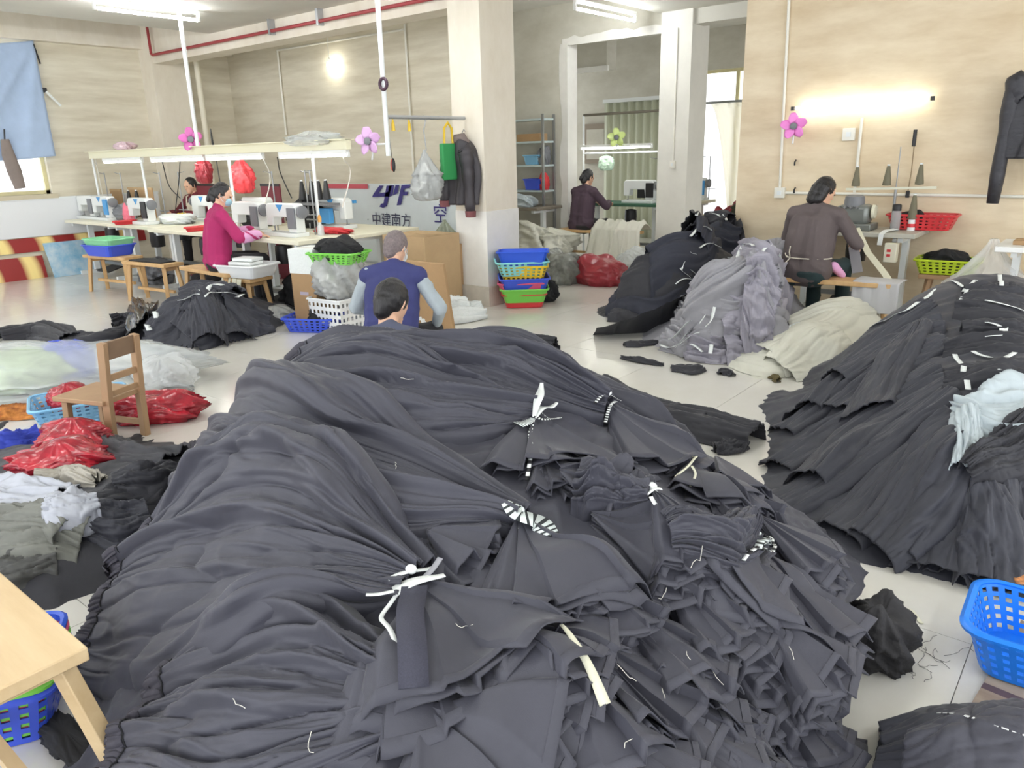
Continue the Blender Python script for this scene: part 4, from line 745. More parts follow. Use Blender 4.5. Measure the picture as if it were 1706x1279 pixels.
pole = lambda lab, x, y, z0, z1, m=WSTEEL, r=.022: tag(obj('support_pole', MB().tube([(x, y, z0), (x, y, z1)], r, 10), m), lab, 'pole')
pole('white pole hanging from the ceiling lamp to the lamp channel', -8.5, 4.8, 1.665, 3.1); pole('pale pole hanging from the ceiling beside the lilac fan', -5.3, 4.8, 1.5, 3.1)
mb = MB(); c = atY(640, 140, 4.76); mb.tube([(c[0]+.045*math.cos(q), c[1]-.01, c[2]+.045*math.sin(q)) for q in np.linspace(0, 2*math.pi, 24)], .014, 8); tag(obj('tape_ring', mb, mat('dark_tape', s2l(70, 45, 60), .5)), 'dark roll of tape hooked on the pale hanging pole', 'tape roll')
def fan_(label, c, rz, m, tilt=0, hub=MGREY, s=1., att=None):
    t = thing('clip_fan', label, 'fan', c, rz); N = 5
    for k in range(N):
        a = 2*math.pi*k/N+.4; pts = []
        mb = MB(); A = []
        for i in range(7):
            f = i/6; r = (.03+.085*f)*s; w = (.012+.034*math.sin(math.pi*min(f*.85+.1, 1)))*s; row = []
            for j in (-1, -.5, 0, .5, 1): q = a+j*w/max(r, .02); row.append((r*math.cos(q), -.012*j*s, r*math.sin(q)))
            A.append(row)
        mb.grid(np.array(A)); b_ = obj('blade', mb, m, t, solid=.002)
    obj('hub', MB().tube([(0, -.025, 0), (0, -.02, 0), (0, .02, 0)], [.02*s, .03*s, .03*s], 14), hub, t); obj('motor', MB().tube([(0, .02, 0), (0, .05, 0), (0, .09, 0), (0, .1, 0)], [.03*s, .04*s, .038*s, .02*s], 12), WSTEEL, t)
    obj('bracket', MB().tube([(0, .06, -.03*s), (0, .07, -.1*s), (0, .05, -.15*s)], .009, 6), WSTEEL, t)
    if att is not None: obj('clamp_arm', MB().tube([(0, .07, -.03), Matrix.Rotation(-rz, 3, 'Z') @ Vector(att)], .009, 6), WSTEEL, t)
    return t
PNK = mat('pink_blade', s2l(240, 140, 215), .4); LIL = mat('lilac_blade', s2l(220, 176, 220), .4); HOT = mat('hot_pink_blade', s2l(214, 110, 180), .4); LG_ = mat('lime_blade', s2l(214, 232, 150), .4)
fan_('hot pink clip fan tilted on the lamp channel by the hanging pole', atY(318, 232, 4.75), .9, HOT, s=1.15); fan_('lilac clip fan at the end of the lamp channel', atY(613, 235, 4.8), .35, LIL, s=1.1, att=(.27, 0, -.03))
fan_('pink five-blade clip fan on the right wall beside the lamp', atY(1322, 210, 7.5), .25, PNK, s=1.05, att=(0, .2, -.02)); fan_('pale lime clip fan above the doorway lamp', atY(1027, 229, 9.7), .4, LG_, s=1.15, att=(0, .2, -.1))
sack('crumpled clear plastic sheet bunched on the lamp channel', atY(520, 243, 4.8), (.34, .12, .07), FROST, 21, 'plastic_sheet', 'plastic sheet', flat=.1, amp=.3)
sack('small white fan wrap with pink edge on the lamp channel by the left wall', atY(210, 250, 4.8), (.2, .08, .05), mat('pinkish_wrap', s2l(226, 200, 205), .5), 22, 'plastic_sheet', 'plastic sheet', flat=.1, amp=.3)
# things on and around the left rows
sack('dark red bag hanging from the lamp channel', atY(343, 306, 4.95), (.12, .08, .14), REDDK, 23, neck=.9, flat=.05); sack('coral red plastic bag hanging behind the magenta-clad woman', atY(407, 322, 5.1), (.16, .1, .17), CORAL, 24, neck=1., flat=.05)
MAR = mat('maroon_board', s2l(118, 44, 56), .6)
for lab, a, b, Y in [('maroon chair back behind the woman in the cream apron', (326, 306), (362, 345), 5.9), ('maroon board standing behind the yellow cloth', (433, 306), (470, 352), 5.75), ('cardboard panel at the back of the left row', (157, 314), (206, 348), 5.2), ('cardboard panel behind the black thread cones', (212, 312), (258, 350), 5.2)]:
    p, q = atY(*a, Y), atY(*b, Y); z1 = .76 if 'cardboard' in lab else 0
    t = thing('chair_back' if 'chair' in lab else 'board_panel', lab, 'board' if 'chair' not in lab else 'chair', ((p[0]+q[0])/2, Y, z1)); obj('panel', MB().b2((p[0], Y, z1), (q[0], Y+.02, p[2])), MAR if 'maroon' in lab else CARD, t, world=True, smooth=False, bevel=.004); obj('edge_strip', MB().b2((p[0], Y-.004, p[2]-.03), (q[0], Y, p[2])), BLK if 'maroon' in lab else CARDL, t, world=True, smooth=False)
def lump(label, c, rad, m, seed, name='cloth_heap', cat='cloth', **k): return sack(label, c, rad, m, seed, name, cat, **k)
YEL = mat('yellow_cloth', s2l(230, 205, 60), .8); RED = mat('red_cloth', s2l(214, 62, 66), .7)
for lab, px, py, z, rad, m in [('yellow cloth heaped behind the magenta-clad woman', 440, 352, .76, (.14, .1, .1), YEL), ('black garment pile beside the white machine at the row end', 515, 378, .76, (.28, .16, .17), BC), ('black garment under the needle before the magenta-clad woman', 432, 375, .76, (.26, .16, .13), BC), ('white fabric pieces on the table behind the red tray', 296, 372, .76, (.3, .16, .07), TAPE), ('red cloth scrap lying near the cartons on the table', 555, 388, .76, (.25, .1, .03), RED), ('dark parts heap by the cardboard panels', 205, 366, .76, (.3, .12, .12), MGREY), ('yellow bow of cloth on the left machine', 305, 366, .76, (.08, .06, .05), YEL), ('pink cloth pouch on the left sewing table', 216, 368, .76, (.07, .06, .12), mat('rose_cloth', s2l(228, 120, 140), .7))]:
    lump(lab, (-8.05, 5.3, .76) if 'yellow cloth heaped' in lab else atz(px, py, z), rad, m, int(px))
for lab, a, b, c in [('red shallow tray under the papers on the left table', (265, 392), (372, 380), .76), ('red shallow tray behind the mint basket', (160, 378), (240, 372), .76)]:
    p, q = atz(*a, c), atz(*b, c); basket(lab, ((p[0]+q[0])/2, (p[1]+q[1])/2+.06, c), 0, abs(q[0]-p[0])/2, .14, .05, REDP, holes=False, name='plastic_tray')
for k, (px, pt) in enumerate(((505, 298), (521, 308), (533, 308), (545, 312))): p = atY(px, 333, 5.2); cone('black thread cone on the stand by the white banner', (p[0], 5.2, p[2]), BLK, .2, .045, 'black cones by the banner')
st = thing('cone_stand', 'thread cone stand rising from the left table by the banner', 'stand', (-6.9, 5.2, .76)); p0, p1 = atY(497, 336, 5.2), atY(556, 336, 5.2)
obj('tray', MB().b2((p0[0], 5.12, p0[2]-.03), (p1[0], 5.28, p0[2]-.005)), MGREY, st, world=True, smooth=False); obj('pole', MB().tube([((p0[0]+p1[0])/2, 5.2, .76), ((p0[0]+p1[0])/2, 5.2, p0[2]-.02)], .012, 8), STEEL, st, world=True)
for px in (217, 230): p = atY(px, 340, 5.1); cone('black thread cone before the cardboard panels', (p[0], 5.1, p[2]-.02), BLK, .2, .045, 'black cones by the cardboard'); 
st = thing('cone_stand', 'thread cone stand before the cardboard panels', 'stand', (atY(223, 340, 5.1)[0], 5.1, .76)); z = atY(223, 340, 5.1)[2]; x = st.location[0]
obj('tray', MB().b2((x-.22, 5.04, z-.05), (x+.22, 5.16, z-.021)), MGREY, st, world=True, smooth=False); obj('pole', MB().tube([(x, 5.1, .76), (x, 5.1, z-.03)], .012, 8), STEEL, st, world=True)
t = thing('oil_bottle', 'small oil bottle with amber cap on the row-end table', 'bottle', atz(535, 392, .76)); obj('bottle_body', MB().lathe([(.03, 0), (.035, .01), (.035, .09), (.015, .11), (.015, .13)], n=14), FROST, t); obj('cap', MB().lathe([(.018, .13), (.02, .17), (.008, .2), (.001, .2)], n=12), mat('amber_cap', s2l(220, 160, 80), .4), t)
t = thing('thread_rack', 'blue crossbar rack over the sewing table by the banner', 'rack', (-6.4, 5.5, .76)); p0, p1 = atY(518, 340, 5.5), atY(592, 336, 5.5); obj('crossbar', MB().beam(p0, p1, .03, .03), MBLUE, t, world=True, smooth=False); obj('post', MB().tube([(p1+p0)/2, ((p0[0]+p1[0])/2, 5.5, .76)], .012, 8), STEEL, t, world=True)
# cartons, crates and bags at the row end
def carton(label, c, d, rz=0, top=None, tape=True, m=CARD):
    t = thing('carton', label, 'box', c, rz); obj('box', MB().box((0, 0, d[2]/2), d), m, t, bevel=.004)
    if top: obj('white_sheet', MB().box((0, 0, d[2]-top/2+.003), (d[0]+.012, d[1]+.012, top)), TAPE, t, bevel=.003)
    if tape: obj('packing_tape', MB().box((0, -d[1]/2-.001, d[2]*.45), (d[0]*.35, .003, .03)), mat('tape_lilac', s2l(180, 170, 185), .3), t, smooth=False)
    obj('flap_seam', MB().box((0, 0, d[2]+.002), (d[0]*.98, .006, .003)), CARDL, t, smooth=False); return t
p = atz(516, 545); carton('tall narrow carton wrapped with white sheet at the top', (p[0], p[1]+.1, 0), (.28, .28, .72), .2, .22)
p = atz(660, 530); carton('large brown carton behind the man in the navy vest', (p[0]-.25, p[1]+.75, 0), (.62, .5, .62), .05, m=CARD); carton('closed pale carton by the sewing table end behind the man in the vest', (-5.62, 5.45, 0), (.6, .5, .74), 0, m=CARDL)
mb = MB().box((-4.75, 4.66, .31), (.5, .03, .62), Matrix.Rotation(.15, 3, 'X')); tag(obj('carton_flap', mb, CARD, bevel=.003), 'leaning sheet of brown cardboard beside the man in the vest', 'cardboard')
p = atz(548, 552); basket('white slotted crate under the clear bag behind the man in the vest', (p[0], p[1]+.12, 0), .1, .2, .17, .3, WHP, taper=.95, r=.02, name='plastic_crate'); 
c = (p[0]+.02, p[1]+.14, .3); sack('clear bag of grey scraps on the white crate', c, (.22, .2, .2), SILVER, 31, flat=.2)
b_ = (c[0]+.02, c[1]+.02, .66); basket('green basket on the clear bag of scraps', (b_[0], b_[1], .6), .3, .24, .17, .1, GRNP); lump('black cloth bundle in the green basket', (b_[0], b_[1], .62), (.22, .15, .11), BC, 33)
p = atz(508, 552); basket('blue open basket on the floor holding black scissors cloth', (p[0], p[1]+.12, 0), .45, .24, .19, .13, ROYAL, holes=True); lump('black scraps inside the blue floor basket', (p[0]+.08, p[1]+.12, .01), (.12, .09, .1), BC, 34)
p = atz(742, 467); sack('tall clear bag of green and white scraps behind the front column', (p[0]-.08, p[1]+.12, 0), (.2, .2, .36), mat('scrap_bag', s2l(170, 176, 160), .3, 14, .25, bump=.6, bscale=18, col2=s2l(120, 130, 112)), 35, neck=.55, flat=.2); p = atz(712, 455); sack('pale blue bag of scraps by the white banner', (p[0]+.1, p[1]+.0, 0), (.25, .2, .18), mat('pale_bag', s2l(196, 206, 212), .3, 9, .15), 36)
FHW = Heap(FLAT, (-1.6, .6, 5.5, 8), .025)
for k, sp in enumerate([((690, 545, .12), (740, 535, .2), (805, 528, .12)), ((700, 525, .1), (750, 520, .16), (800, 515, .1)), ((715, 535, .08), (745, 528, .12), (780, 525, .08))]): cloth('crumpled white cloth pieces on the floor beside the man in the vest', sp, FHW, TAPE, 420+k, cat='cloth', name='white_cloth', z=0., folds=.05, freq=7, dome=.06, steps=8, steph=.04, group='white cloth by the vest man')
# stool with white trays
p = atz(420, 532); t = bench('small stool draped with cream cloth tape', (p[0], p[1]+.02, 0), .2, .34, .3, .42, WOOD, name='wooden_stool', cat='stool', low=False)
basket('white plastic tray stacked with paper on the small stool', (p[0], p[1]+.02, .425), .2, .26, .19, .12, WHP, holes=False, name='plastic_tray')
for k in range(5): tag(obj('paper_stack', MB().box((p[0]+.012*math.sin(k*2), p[1]+.02+.01*math.cos(k*3), .45+.035*k), (.36-.03*k, .24-.02*k, .03), Matrix.Rotation(.2+.1*math.sin(k*5), 3, 'Z')), TAPE, bevel=.003), 'stack of white paper patterns in the white tray', 'paper', 'papers in the white tray')
for k, dx in enumerate((-.16, -.08, .02, .1)):
    mb = MB().ribbon([(p[0]+dx, p[1]-.14, .425), (p[0]+dx*1.1, p[1]-.19, .25), (p[0]+dx*1.2-.02, p[1]-.2, .12), (p[0]+dx*1.3-.05, p[1]-.24, .01)], .07, .004, (0, -1, .2)); tag(obj('cloth_tape', mb, CREAM), 'cream cloth tape hanging off the small stool', 'tape', 'tapes on the small stool')
# cables hanging from the lamp channel, clutter under the tables
for k, (a, b, c, Y) in enumerate([((300, 268), (296, 320), (292, 352), 4.95), ((438, 262), (450, 300), (440, 345), 5.0), ((462, 262), (472, 300), (486, 330), 5.05), ((572, 262), (580, 310), (570, 345), 5.2), ((356, 262), (366, 300), (372, 335), 5.0), ((160, 272), (168, 310), (175, 345), 4.9), ((270, 268), (282, 310), (300, 330), 5.0)]):
    P = spline(np.array([atY(*a, 4.84), atY(*b, Y), atY(*c, Y)]), 14); P[-1, 2] = max(P[-1, 2], .8); tag(obj('cable', MB().tube([tuple(v) for v in P], .006, 6), COND_ if k % 2 else BLK), 'thin cable drooping from the lamp channel to a sewing machine', 'cable', 'cables under the lamp channel')
for lab, x, y, rad, m in [('dark bag stuffed under the table by the red tray', -8.3, 4.6, (.25, .18, .16), BC), ('black bag of scraps under the row-end table', -6.6, 4.65, (.2, .2, .2), BC), ('grey crumpled scraps on the floor by the tall carton', -6.35, 4.15, (.2, .14, .08), SILVER), ('maroon box shape under the left sewing table', -8.9, 4.9, (.2, .15, .16), MAR), ('dark scraps sack under the second table', -9.8, 4.7, (.25, .18, .18), MGREY), ('blue tub under the pine bench', -7.75, 4.45, (.2, .15, .1), ROYAL)]: sack(lab, (x, y, 0), rad, m, int(abs(x)*10), 'scrap_sack', 'sack', flat=.3)
# ------------------------------------------------------------------ right wall
p = atz(1385, 388, .76)
table('sewing table with the overlock machine against the tan wall', -2.5, -1.42, 7.08, 7.64, m=mat('worn_table_top', s2l(186, 184, 172), .5, 5, .08), motor=True)
t = thing('overlock_machine', 'grey overlock machine with thread cones by the tan wall', 'sewing machine', (-2.0, 7.3, .76))
OV = mat('overlock_enamel', s2l(126, 130, 126), .3, metal=.3)
obj('base', MB().b2((-.2, -.13, 0), (.2, .13, .06)), OV, t, bevel=.01); obj('head', MB().b2((-.1, -.1, .05), (.16, .1, .22)), OV, t, bevel=.035); obj('motor_cover', MB().tube([(.02, -.02, .2), (.02, -.02, .24), (.02, -.02, .29), (.02, -.02, .3)], [.085, .085, .08, .06], 18), MGREY, t)
obj('hand_wheel', MB().tube([(.17, 0, .16), (.175, 0, .16), (.2, 0, .16)], [.05, .062, .055], 16), CREAM, t); obj('plate', MB().box((-.16, -.105, .09), (.1, .02, .1)), WSTEEL, t, bevel=.004)
for k in range(4): obj('tension_knob', MB().tube([(-.08+.05*k, -.1, .2), (-.08+.05*k, -.13, .2)], [.014, .01], 10), STEEL, t)
obj('thread_rail', MB().beam((-.12, .18, .34), (.62, .18, .36), .03, .02), mat('cream_rail', s2l(216, 216, 196), .4), t, smooth=False); obj('rail_post', MB().tube([(.3, .18, 0), (.3, .18, .35)], .012, 8).tube([(.3, .18, .35), (.3, .18, .7)], .005, 6), STEEL, t)
OLV = mat('olive_thread', s2l(112, 108, 88), .7)
for k, px in enumerate((1440, 1467, 1498)): q = atY(px, 335, 7.48); cone('olive thread cone on the overlock rail', (-2.0-.04+.26*k, 7.48, 1.125+.008*k), OLV, .17, .036, 'cones on the overlock rail')
q = atz(1517, 384, .76); cone('olive thread cone standing alone beside the water bottle', (q[0], q[1], .86), OLV, .2, .04); t = thing('cone_holder', 'small cone holder with red band on the overlock table', 'holder', (q[0], q[1], .76)); obj('cup', MB().lathe([(.03, 0), (.032, .01), (.028, .095), (.005, .1)], n=14), WHP, t); obj('red_band', MB().lathe([(.0325, .03), (.0325, .06)], n=14), REDP, t)
q = atz(1490, 384, .76); t = thing('water_bottle', 'clear water bottle with black lid on the overlock table', 'bottle', q); obj('bottle_body', MB().lathe([(.036, 0), (.04, .01), (.04, .15), (.034, .17)], n=18), mat('tinted_glass', (.45, .5, .5), .1, alpha=.5), t); obj('lid', MB().lathe([(.036, .17), (.037, .215), (.03, .225), (.001, .225)], n=18), BLK, t)
q = atz(1503, 384, .76); basket('red perforated basket at the back of the overlock table', (q[0]+.12, 7.5, .762), 0, .27, .13, .13, REDP); lump('black cloth in the red perforated basket', (q[0]+.02, 7.5, .775), (.12, .08, .08), BC, 51)
q = atY(1486, 420, 7.05); t = thing('switch_box', 'cream switch box with red buttons under the overlock table', 'switch', (q[0], 7.02, q[2]-.08)); obj('box', MB().box((0, 0, .08), (.1, .08, .16)), mat('cream_box', s2l(220, 216, 196), .4), t, bevel=.006)
for z in (.06, .1): obj('button', MB().box((-.01, -.042, z), (.03, .006, .022)), REDP, t, smooth=False)
obj('bracket', MB().beam((0, .06, .16), (0, .1, .74-q[2]+.08), .03, .02), STEEL, t, smooth=False)
q = atz(1418, 352, .95); lump('yellow and white cloth flower by the overlock machine', (-2.22, 7.35, .76), (.05, .05, .06), TAPE, 52, 'ornament', 'ornament')
for lab, pts, m, w_ in [('cream cloth strip running from the overlock down over the bench', [(-1.86, 6.98, .8), (-1.7, 6.8, .62), (-1.5, 6.55, .5), (-1.42, 6.45, .44)], CREAM, .05), ('grey cloth strip beside the brown-clad woman', [(-1.85, 6.85, .72), (-1.78, 6.72, .6), (-1.72, 6.62, .48)], GREYC, .08), ('white belt strip draped on the overlock table edge', [(-1.62, 7.3, .775), (-1.66, 7.12, .775), (-1.68, 7.07, .75), (-1.68, 7.05, .66)], TAPE, .04)]:
    mb = MB().ribbon(pts, w_, .004, (0, -.5, .8)); tag(obj('cloth_strip', mb, m), lab, 'cloth')
bench('pine bench under the brown-clad woman', (-1.86, 6.36, 0), math.radians(5), 1.0, .24, .46)
mb = MB(); A = []
for i in range(30):
    f = i/29; y = 6.52-.24*min(f/.3, 1)-.02*max(f-.3, 0); z = .468+.004*math.sin(f*9) if f < .3 else .468-(f-.3)*.34
    A.append([(-1.66+.34*j/20, y+.006*math.sin(j*.9), z) for j in range(21)])
tag(obj('cloth_piece', mb.grid(np.array(A)), mat('silver_grey_cloth', s2l(186, 186, 188), .8), solid=.004, angle=180), 'smooth silver grey cloth hung over the bench end', 'cloth')
lump('grey cloth pulled across the lap of the brown-clad woman', (-2.42, 6.62, .46), (.2, .18, .14), GREYC, 53)
lump('lime green cloth on the table behind the brown-clad woman', (-2.42, 7.25, .76), (.12, .08, .07), mat('lime_cloth', s2l(190, 214, 110), .8), 54)
tube_lamp('bright lit tube lamp along the tan wall', (-2.72, 7.63, 1.83), (-1.53, 7.63, 1.85), over=0, tm=mat('dim_lit_tube', (1.0, 1.0, .88), .4, emit=5))
COND = mat('white_conduit', s2l(234, 232, 222), .5)
def conduit(lab, pts, r=.014, m=COND, name='conduit', cat='conduit'): return tag(obj(name, MB().tube(pts, r, 8), m), lab, cat)
conduit('white vertical conduit on the tan wall by the pink fan', [(atY(1313, 0, 7.68)[0], 7.68, 3.1), (atY(1299, 318, 7.68)[0], 7.68, 1.06)]); conduit('white horizontal conduit across the tan wall', [(-2.78, 7.68, 1.05), (1.5, 7.68, 1.03)])
conduit('short white conduit rising above the overlock machine', [(-2.1, 7.68, 1.06), (-2.1, 7.68, 1.72)]); 
def wbox(lab, c, d, m=COND, name='switch_plate', cat='switch'):
    t = thing(name, lab, cat, c); obj('plate', MB().box((0, 0, 0), d), m, t, bevel=.004); obj('rocker', MB().box((0, -d[1]/2-.003, 0), (d[0]*.4, .006, d[2]*.4)), WSTEEL, t, smooth=False)
wbox('white socket box at the corner of the wall conduits', (-2.8, 7.675, 1.05), (.1, .045, .1), name='socket_box', cat='socket'); wbox('white switch plate beside the short conduit', (-2.2, 7.68, 1.58), (.11, .035, .11))
q = atY(1523, 235, 7.64); t = thing('pull_switch', 'black switch cord hanging from the tan wall', 'cord', (q[0], 7.64, 1.0)); obj('handle', MB().tube([(0, 0, .46), (0, 0, .6)], .016, 8), BLK, t); obj('cord', MB().tube([(0, .02, .46), (.004, .02, .25), (-.004, .02, .08)], .005, 6), mat('cord_tan', s2l(150, 130, 100), .6), t); obj('plug', MB().box((-.004, .02, .05), (.03, .03, .06)), BLK, t, bevel=.005)
for k, (px, py) in enumerate(((1325, 272), (1324, 318))): q = atY(px, py, 7.68); tag(obj('wall_hook', MB().tube([(q[0], 7.69, q[2]+.03), (q[0], 7.66, q[2]+.01), (q[0], 7.665, q[2]-.02)], .008, 6), BLK), ('small black hook on the tan wall below the pink fan', 'small black hook on the tan wall just above the conduit')[k], 'hook')
def loft(name, rings, m, parent, world=True, **k): return obj(name, MB().rings(rings), m, parent, world=world, angle=180, **k)
def garment(label, c, L, w, d, m, seed, rz=0, sleeves=(), name='hanging_jacket', taper=.35, hood=None, cuffs=None):
    """a coat hanging from a hook at c: folded tube of cloth plus sleeves"""
    N = Noise(seed); t = thing(name, label, 'jacket', (c[0], c[1], c[2]-L), rz); R = []
    for i in range(30):
        f = i/29; ww = w*(taper+(1-taper)*min(f/.3, 1)**.7); row = []
        for k in range(40):
            q = 2*math.pi*k/40; fd = 1+.22*math.sin(q*6+seed+2*float(N(f*2, 3)))*min(1, f*2); row.append((math.cos(q)*ww*fd+.02*math.sin(f*3), math.sin(q)*d*fd, L*(1-f)))
        R.append(row)
    loft('jacket_body', R, m, t, world=False)
    for (dx, dy, l0, l1, ox) in sleeves:
        P = [Vector((dx*.6, dy, L*.86)), Vector((dx, dy, L*.7)), Vector((dx+ox*.6, dy, L*.86-(l1)*.55)), Vector((dx+ox, dy, L*.86-l1))]
        S = spline(np.array([tuple(v) for v in P]), 18); o = obj('sleeve', MB().tube([tuple(v) for v in S], [.05+.025*math.sin(math.pi*min(i/17+.1, 1))+.006*math.sin(i*2.1) for i in range(18)], 14), m, t, angle=180)
        if cuffs: obj('cuff', MB().tube([tuple(S[-1]+np.array([0, 0, .03])), tuple(S[-1]-np.array([0, 0, .03]))], [.056, .05], 14), cuffs, o)
    if hood: obj('collar', MB().tube([(-w*.4, -.02, L-.05), (-w*.2, -.05, L+.01), (w*.1, -.05, L+.02), (w*.35, -.03, L-.04)], [.03, .045, .045, .03], 10), hood, t)
    obj('hanger_hook', MB().tube([(0, 0, L-.02), (0, 0, L+.06), (.02, 0, L+.09), (.035, 0, L+.07)], .005, 6), STEEL, t)
    return t
JK = mat('black_padded', s2l(52, 52, 58), .5, 9, .15, bump=.5, bscale=22, stretch=(1, 1, 3)); JKL = mat('dark_leatherette', s2l(58, 54, 58), .5, 7, .15)
q = atY(1700, 150, 7.5); garment('black padded coat hanging on the tan wall', (q[0]+.1, 7.52, q[2]), .52, .17, .08, JK, 3, 0, ((-.15, -.02, 0, .80, -.02), (.2, -.02, 0, .7, .05)))
# stool, lime basket, clear bag and second table on the right
q = atz(1577, 455, .42); bench('wooden stool carrying the lime basket', (q[0], q[1], 0), .1, .4, .3, .42, WOODD, name='wooden_stool', cat='stool', low=False)
basket('lime green basket with black cloth on the wooden stool', (q[0], q[1], .422), .05, .24, .16, .12, LIMEP); lump('black cloth in the lime green basket', (q[0]-.02, q[1], .44), (.17, .1, .1), BC, 56)
q = atz(1690, 412, .76); table('white-topped table at the end of the tan wall', q[0]-.12, q[0]+.9, q[1], q[1]+.55, m=WHP); bench('pine bench by the white-topped table', (q[0]+.45, q[1]-.35, 0), 0, 1.0, .3, .44); obj_ = carton('flat brown carton on the white-topped table', (q[0]+.12, q[1]+.25, .76), (.3, .2, .03), 0, tape=False)
sack('tall clear plastic sack leaning between wall and white-topped table', (q[0]-.16, q[1]+.28, 0), (.28, .22, .3), CLEAR, 58, neck=1.1, flat=.15, amp=.3)
# ------------------------------------------------------------------ front column: rod, jacket, bags, baskets
tag(obj('clothes_rod', MB().tube([(-5.3, 4.8, 1.83), (-5.24, 5.76, 1.83)], .018, 10), GALV), 'galvanised rod from the pale pole to the front column', 'rod')
def onrod(px, py): # where a pixel meets the vertical plane through the rod
    d = ray(px, py); n = np.array([.96, -.06, 0]); k = (np.array([-5.3, 4.8, 1.83])-C0)@n/(d@n); return C0+d*k
q = onrod(770, 232); garment('black jacket with maroon cuffs hanging at the front column', (q[0], q[1], q[2]), .62, .17, .09, JKL, 5, math.radians(25), ((-.15, -.03, 0, .52, -.05), (.06, -.08, 0, .62, .02)), cuffs=mat('maroon_cuff', s2l(120, 70, 72), .7), hood=mat('grey_collar', s2l(120, 108, 104), .8))
q = onrod(712, 334); sack('shiny silver-grey bag hanging from the clothes rod', (q[0], q[1], q[2]), (.15, .13, .15), SILVER, 61, neck=1.6, flat=.05); q2 = onrod(708, 232); tag(obj('hook', MB().tube([(q2[0], q2[1], 1.85), (q2[0], q2[1]+.02, 1.8), (q2[0], q2[1]-.01, 1.72), (q2[0], q2[1]+.01, q2[2]-.1)], .006, 6), STEEL), 'bent wire hook holding the silver-grey bag', 'hook')
q = onrod(748, 300); t = thing('tote_bag', 'green tote bag with yellow handles behind the black jacket', 'bag', (q[0]-.03, q[1]+.05, q[2])); obj('bag_body', MB().box((0, 0, .17), (.05, .22, .34)), mat('green_nonwoven', s2l(52, 150, 84), .7), t, bevel=.012); obj('handle', MB().tube([(0, -.06, .33), (0, -.05, .48), (0, 0, .53), (0, .05, .48), (0, .06, .33)], .012, 8), YELP, t)
q = onrod(655, 275); t = thing('hanging_tool', 'red-orange gadget hanging by the pale pole', 'tool', (-5.32, 4.86, q[2]-.04)); obj('shell', MB().ball((0, 0, .04), (.022, .02, .055), 12, 9), mat('red_orange', s2l(214, 84, 62), .4), t); obj('black_grip', MB().ball((.012, 0, .04), (.016, .021, .062), 10, 8), BLK, t); obj('cord', MB().tube([(0, 0, .09), (.005, -.03, 1.83-q[2])], .003, 5), BLK, t)
for k, (px, py) in enumerate(((655, 212), (682, 213))): q = onrod(px, py); tag(obj('key_tag', MB().tube([(q[0], q[1], 1.82), (q[0], q[1], q[2]+.03), (q[0], q[1], q[2]-.03)], [.003, .015, .018], 8), YELP), 'yellow tag hanging from the clothes rod', 'tag', 'yellow tags on the rod')
bs = atz(862, 512); cols = [(REDP, 'red'), (GRNP, 'green'), (PINKP, 'pink'), (ROYAL, 'royal blue'), (YELP, 'yellow'), (AQUA, 'aqua'), (BLUEP, 'bright blue')]
zz = [0, .06, .105, .165, .27, .33, .42]
for k, (m, n) in enumerate(cols): basket('%s basket in the stack against the front column' % n, (bs[0]+.015*math.sin(k*2.3), bs[1]+.1+.01*math.cos(k*1.7), zz[k]+.002), math.radians(40+6*math.sin(k*3)), .22+.012*(k % 2)+.005*k, .16+.004*k, .14, m, holes=n in ('aqua', 'yellow'), tilt=0 if k in (0,) else (.05 if k % 2 else -.04))
q = atz(905, 502); lump('black rag on the floor beside the basket stack', (q[0], q[1]+.05, 0), (.13, .1, .12), BC, 63)
# ------------------------------------------------------------------ banner on the back wall
YB = 7.385; L_, R_ = atY(540, 306, YB)[0], atY(775, 306, YB)[0]; BAN = mat('banner_vinyl', s2l(222, 230, 232), .45, 3, .03); PURP = mat('banner_purple', s2l(62, 56, 128), .5); INK = mat('banner_ink', s2l(52, 56, 86), .5)
bn = thing('banner', 'white banner with purple logo and Chinese lettering on the back wall', 'banner', ((L_+R_)/2, YB, .0)); X_, Z_ = np.meshgrid(np.linspace(L_, R_, 40), np.linspace(.0, 1.13, 20)); A = np.stack([X_, YB+.008*np.sin(X_*9+Z_*3), Z_], 2); obj('sheet', MB().grid(A), BAN, bn, world=True, solid=.003, angle=180)
a, b = atY(545, 308, YB)[0], atY(614, 308, YB)[0]; obj('red_header', MB().b2((a, YB-.02, 1.06), (b, YB-.016, 1.125)), mat('banner_red', s2l(206, 92, 104), .5), bn, world=True, smooth=False)
def text(body, x, z, size, m, parent, y=YB-.02, wd=1.):
    c = bpy.data.curves.new('t', 'FONT'); c.body = body; c.size = size; c.align_x = 'LEFT'; c.extrude = .001; o = bpy.data.objects.new('t', c); COL.objects.link(o)
    dg = bpy.context.evaluated_depsgraph_get(); me = bpy.data.meshes.new_from_object(o.evaluated_get(dg)); bpy.data.objects.remove(o)
    mb = MB(); mb.v = [(x+v.co.x*wd, y-v.co.z, z+v.co.y) for v in me.vertices]; mb.f = [tuple(p.vertices) for p in me.polygons]; bpy.data.meshes.remove(me)
    return obj('lettering', mb, m, parent, world=True, smooth=False) if mb.v else None
p0, p1 = atY(622, 377, YB), atY(686, 353, YB); w4 = p1[0]-p0[0]; text('中建南方', p0[0], p0[2]+.03, w4/4, INK, bn); text('·', p0[0]-.1, p0[2]+.05, .14, INK, bn)
p2_ = atY(724, 372, YB); text('空', p2_[0], p2_[2]+.03, .27, PURP, bn)
def lg(poly):
    V = [atY(px, py, YB) for px, py in poly]; mb = MB(); n = len(V); mb.add([(v[0], YB-.022, v[2]) for v in V], [tuple(reversed(range(n)))]); obj('logo_stroke', mb, PURP, bn, world=True, smooth=False, solid=.003)
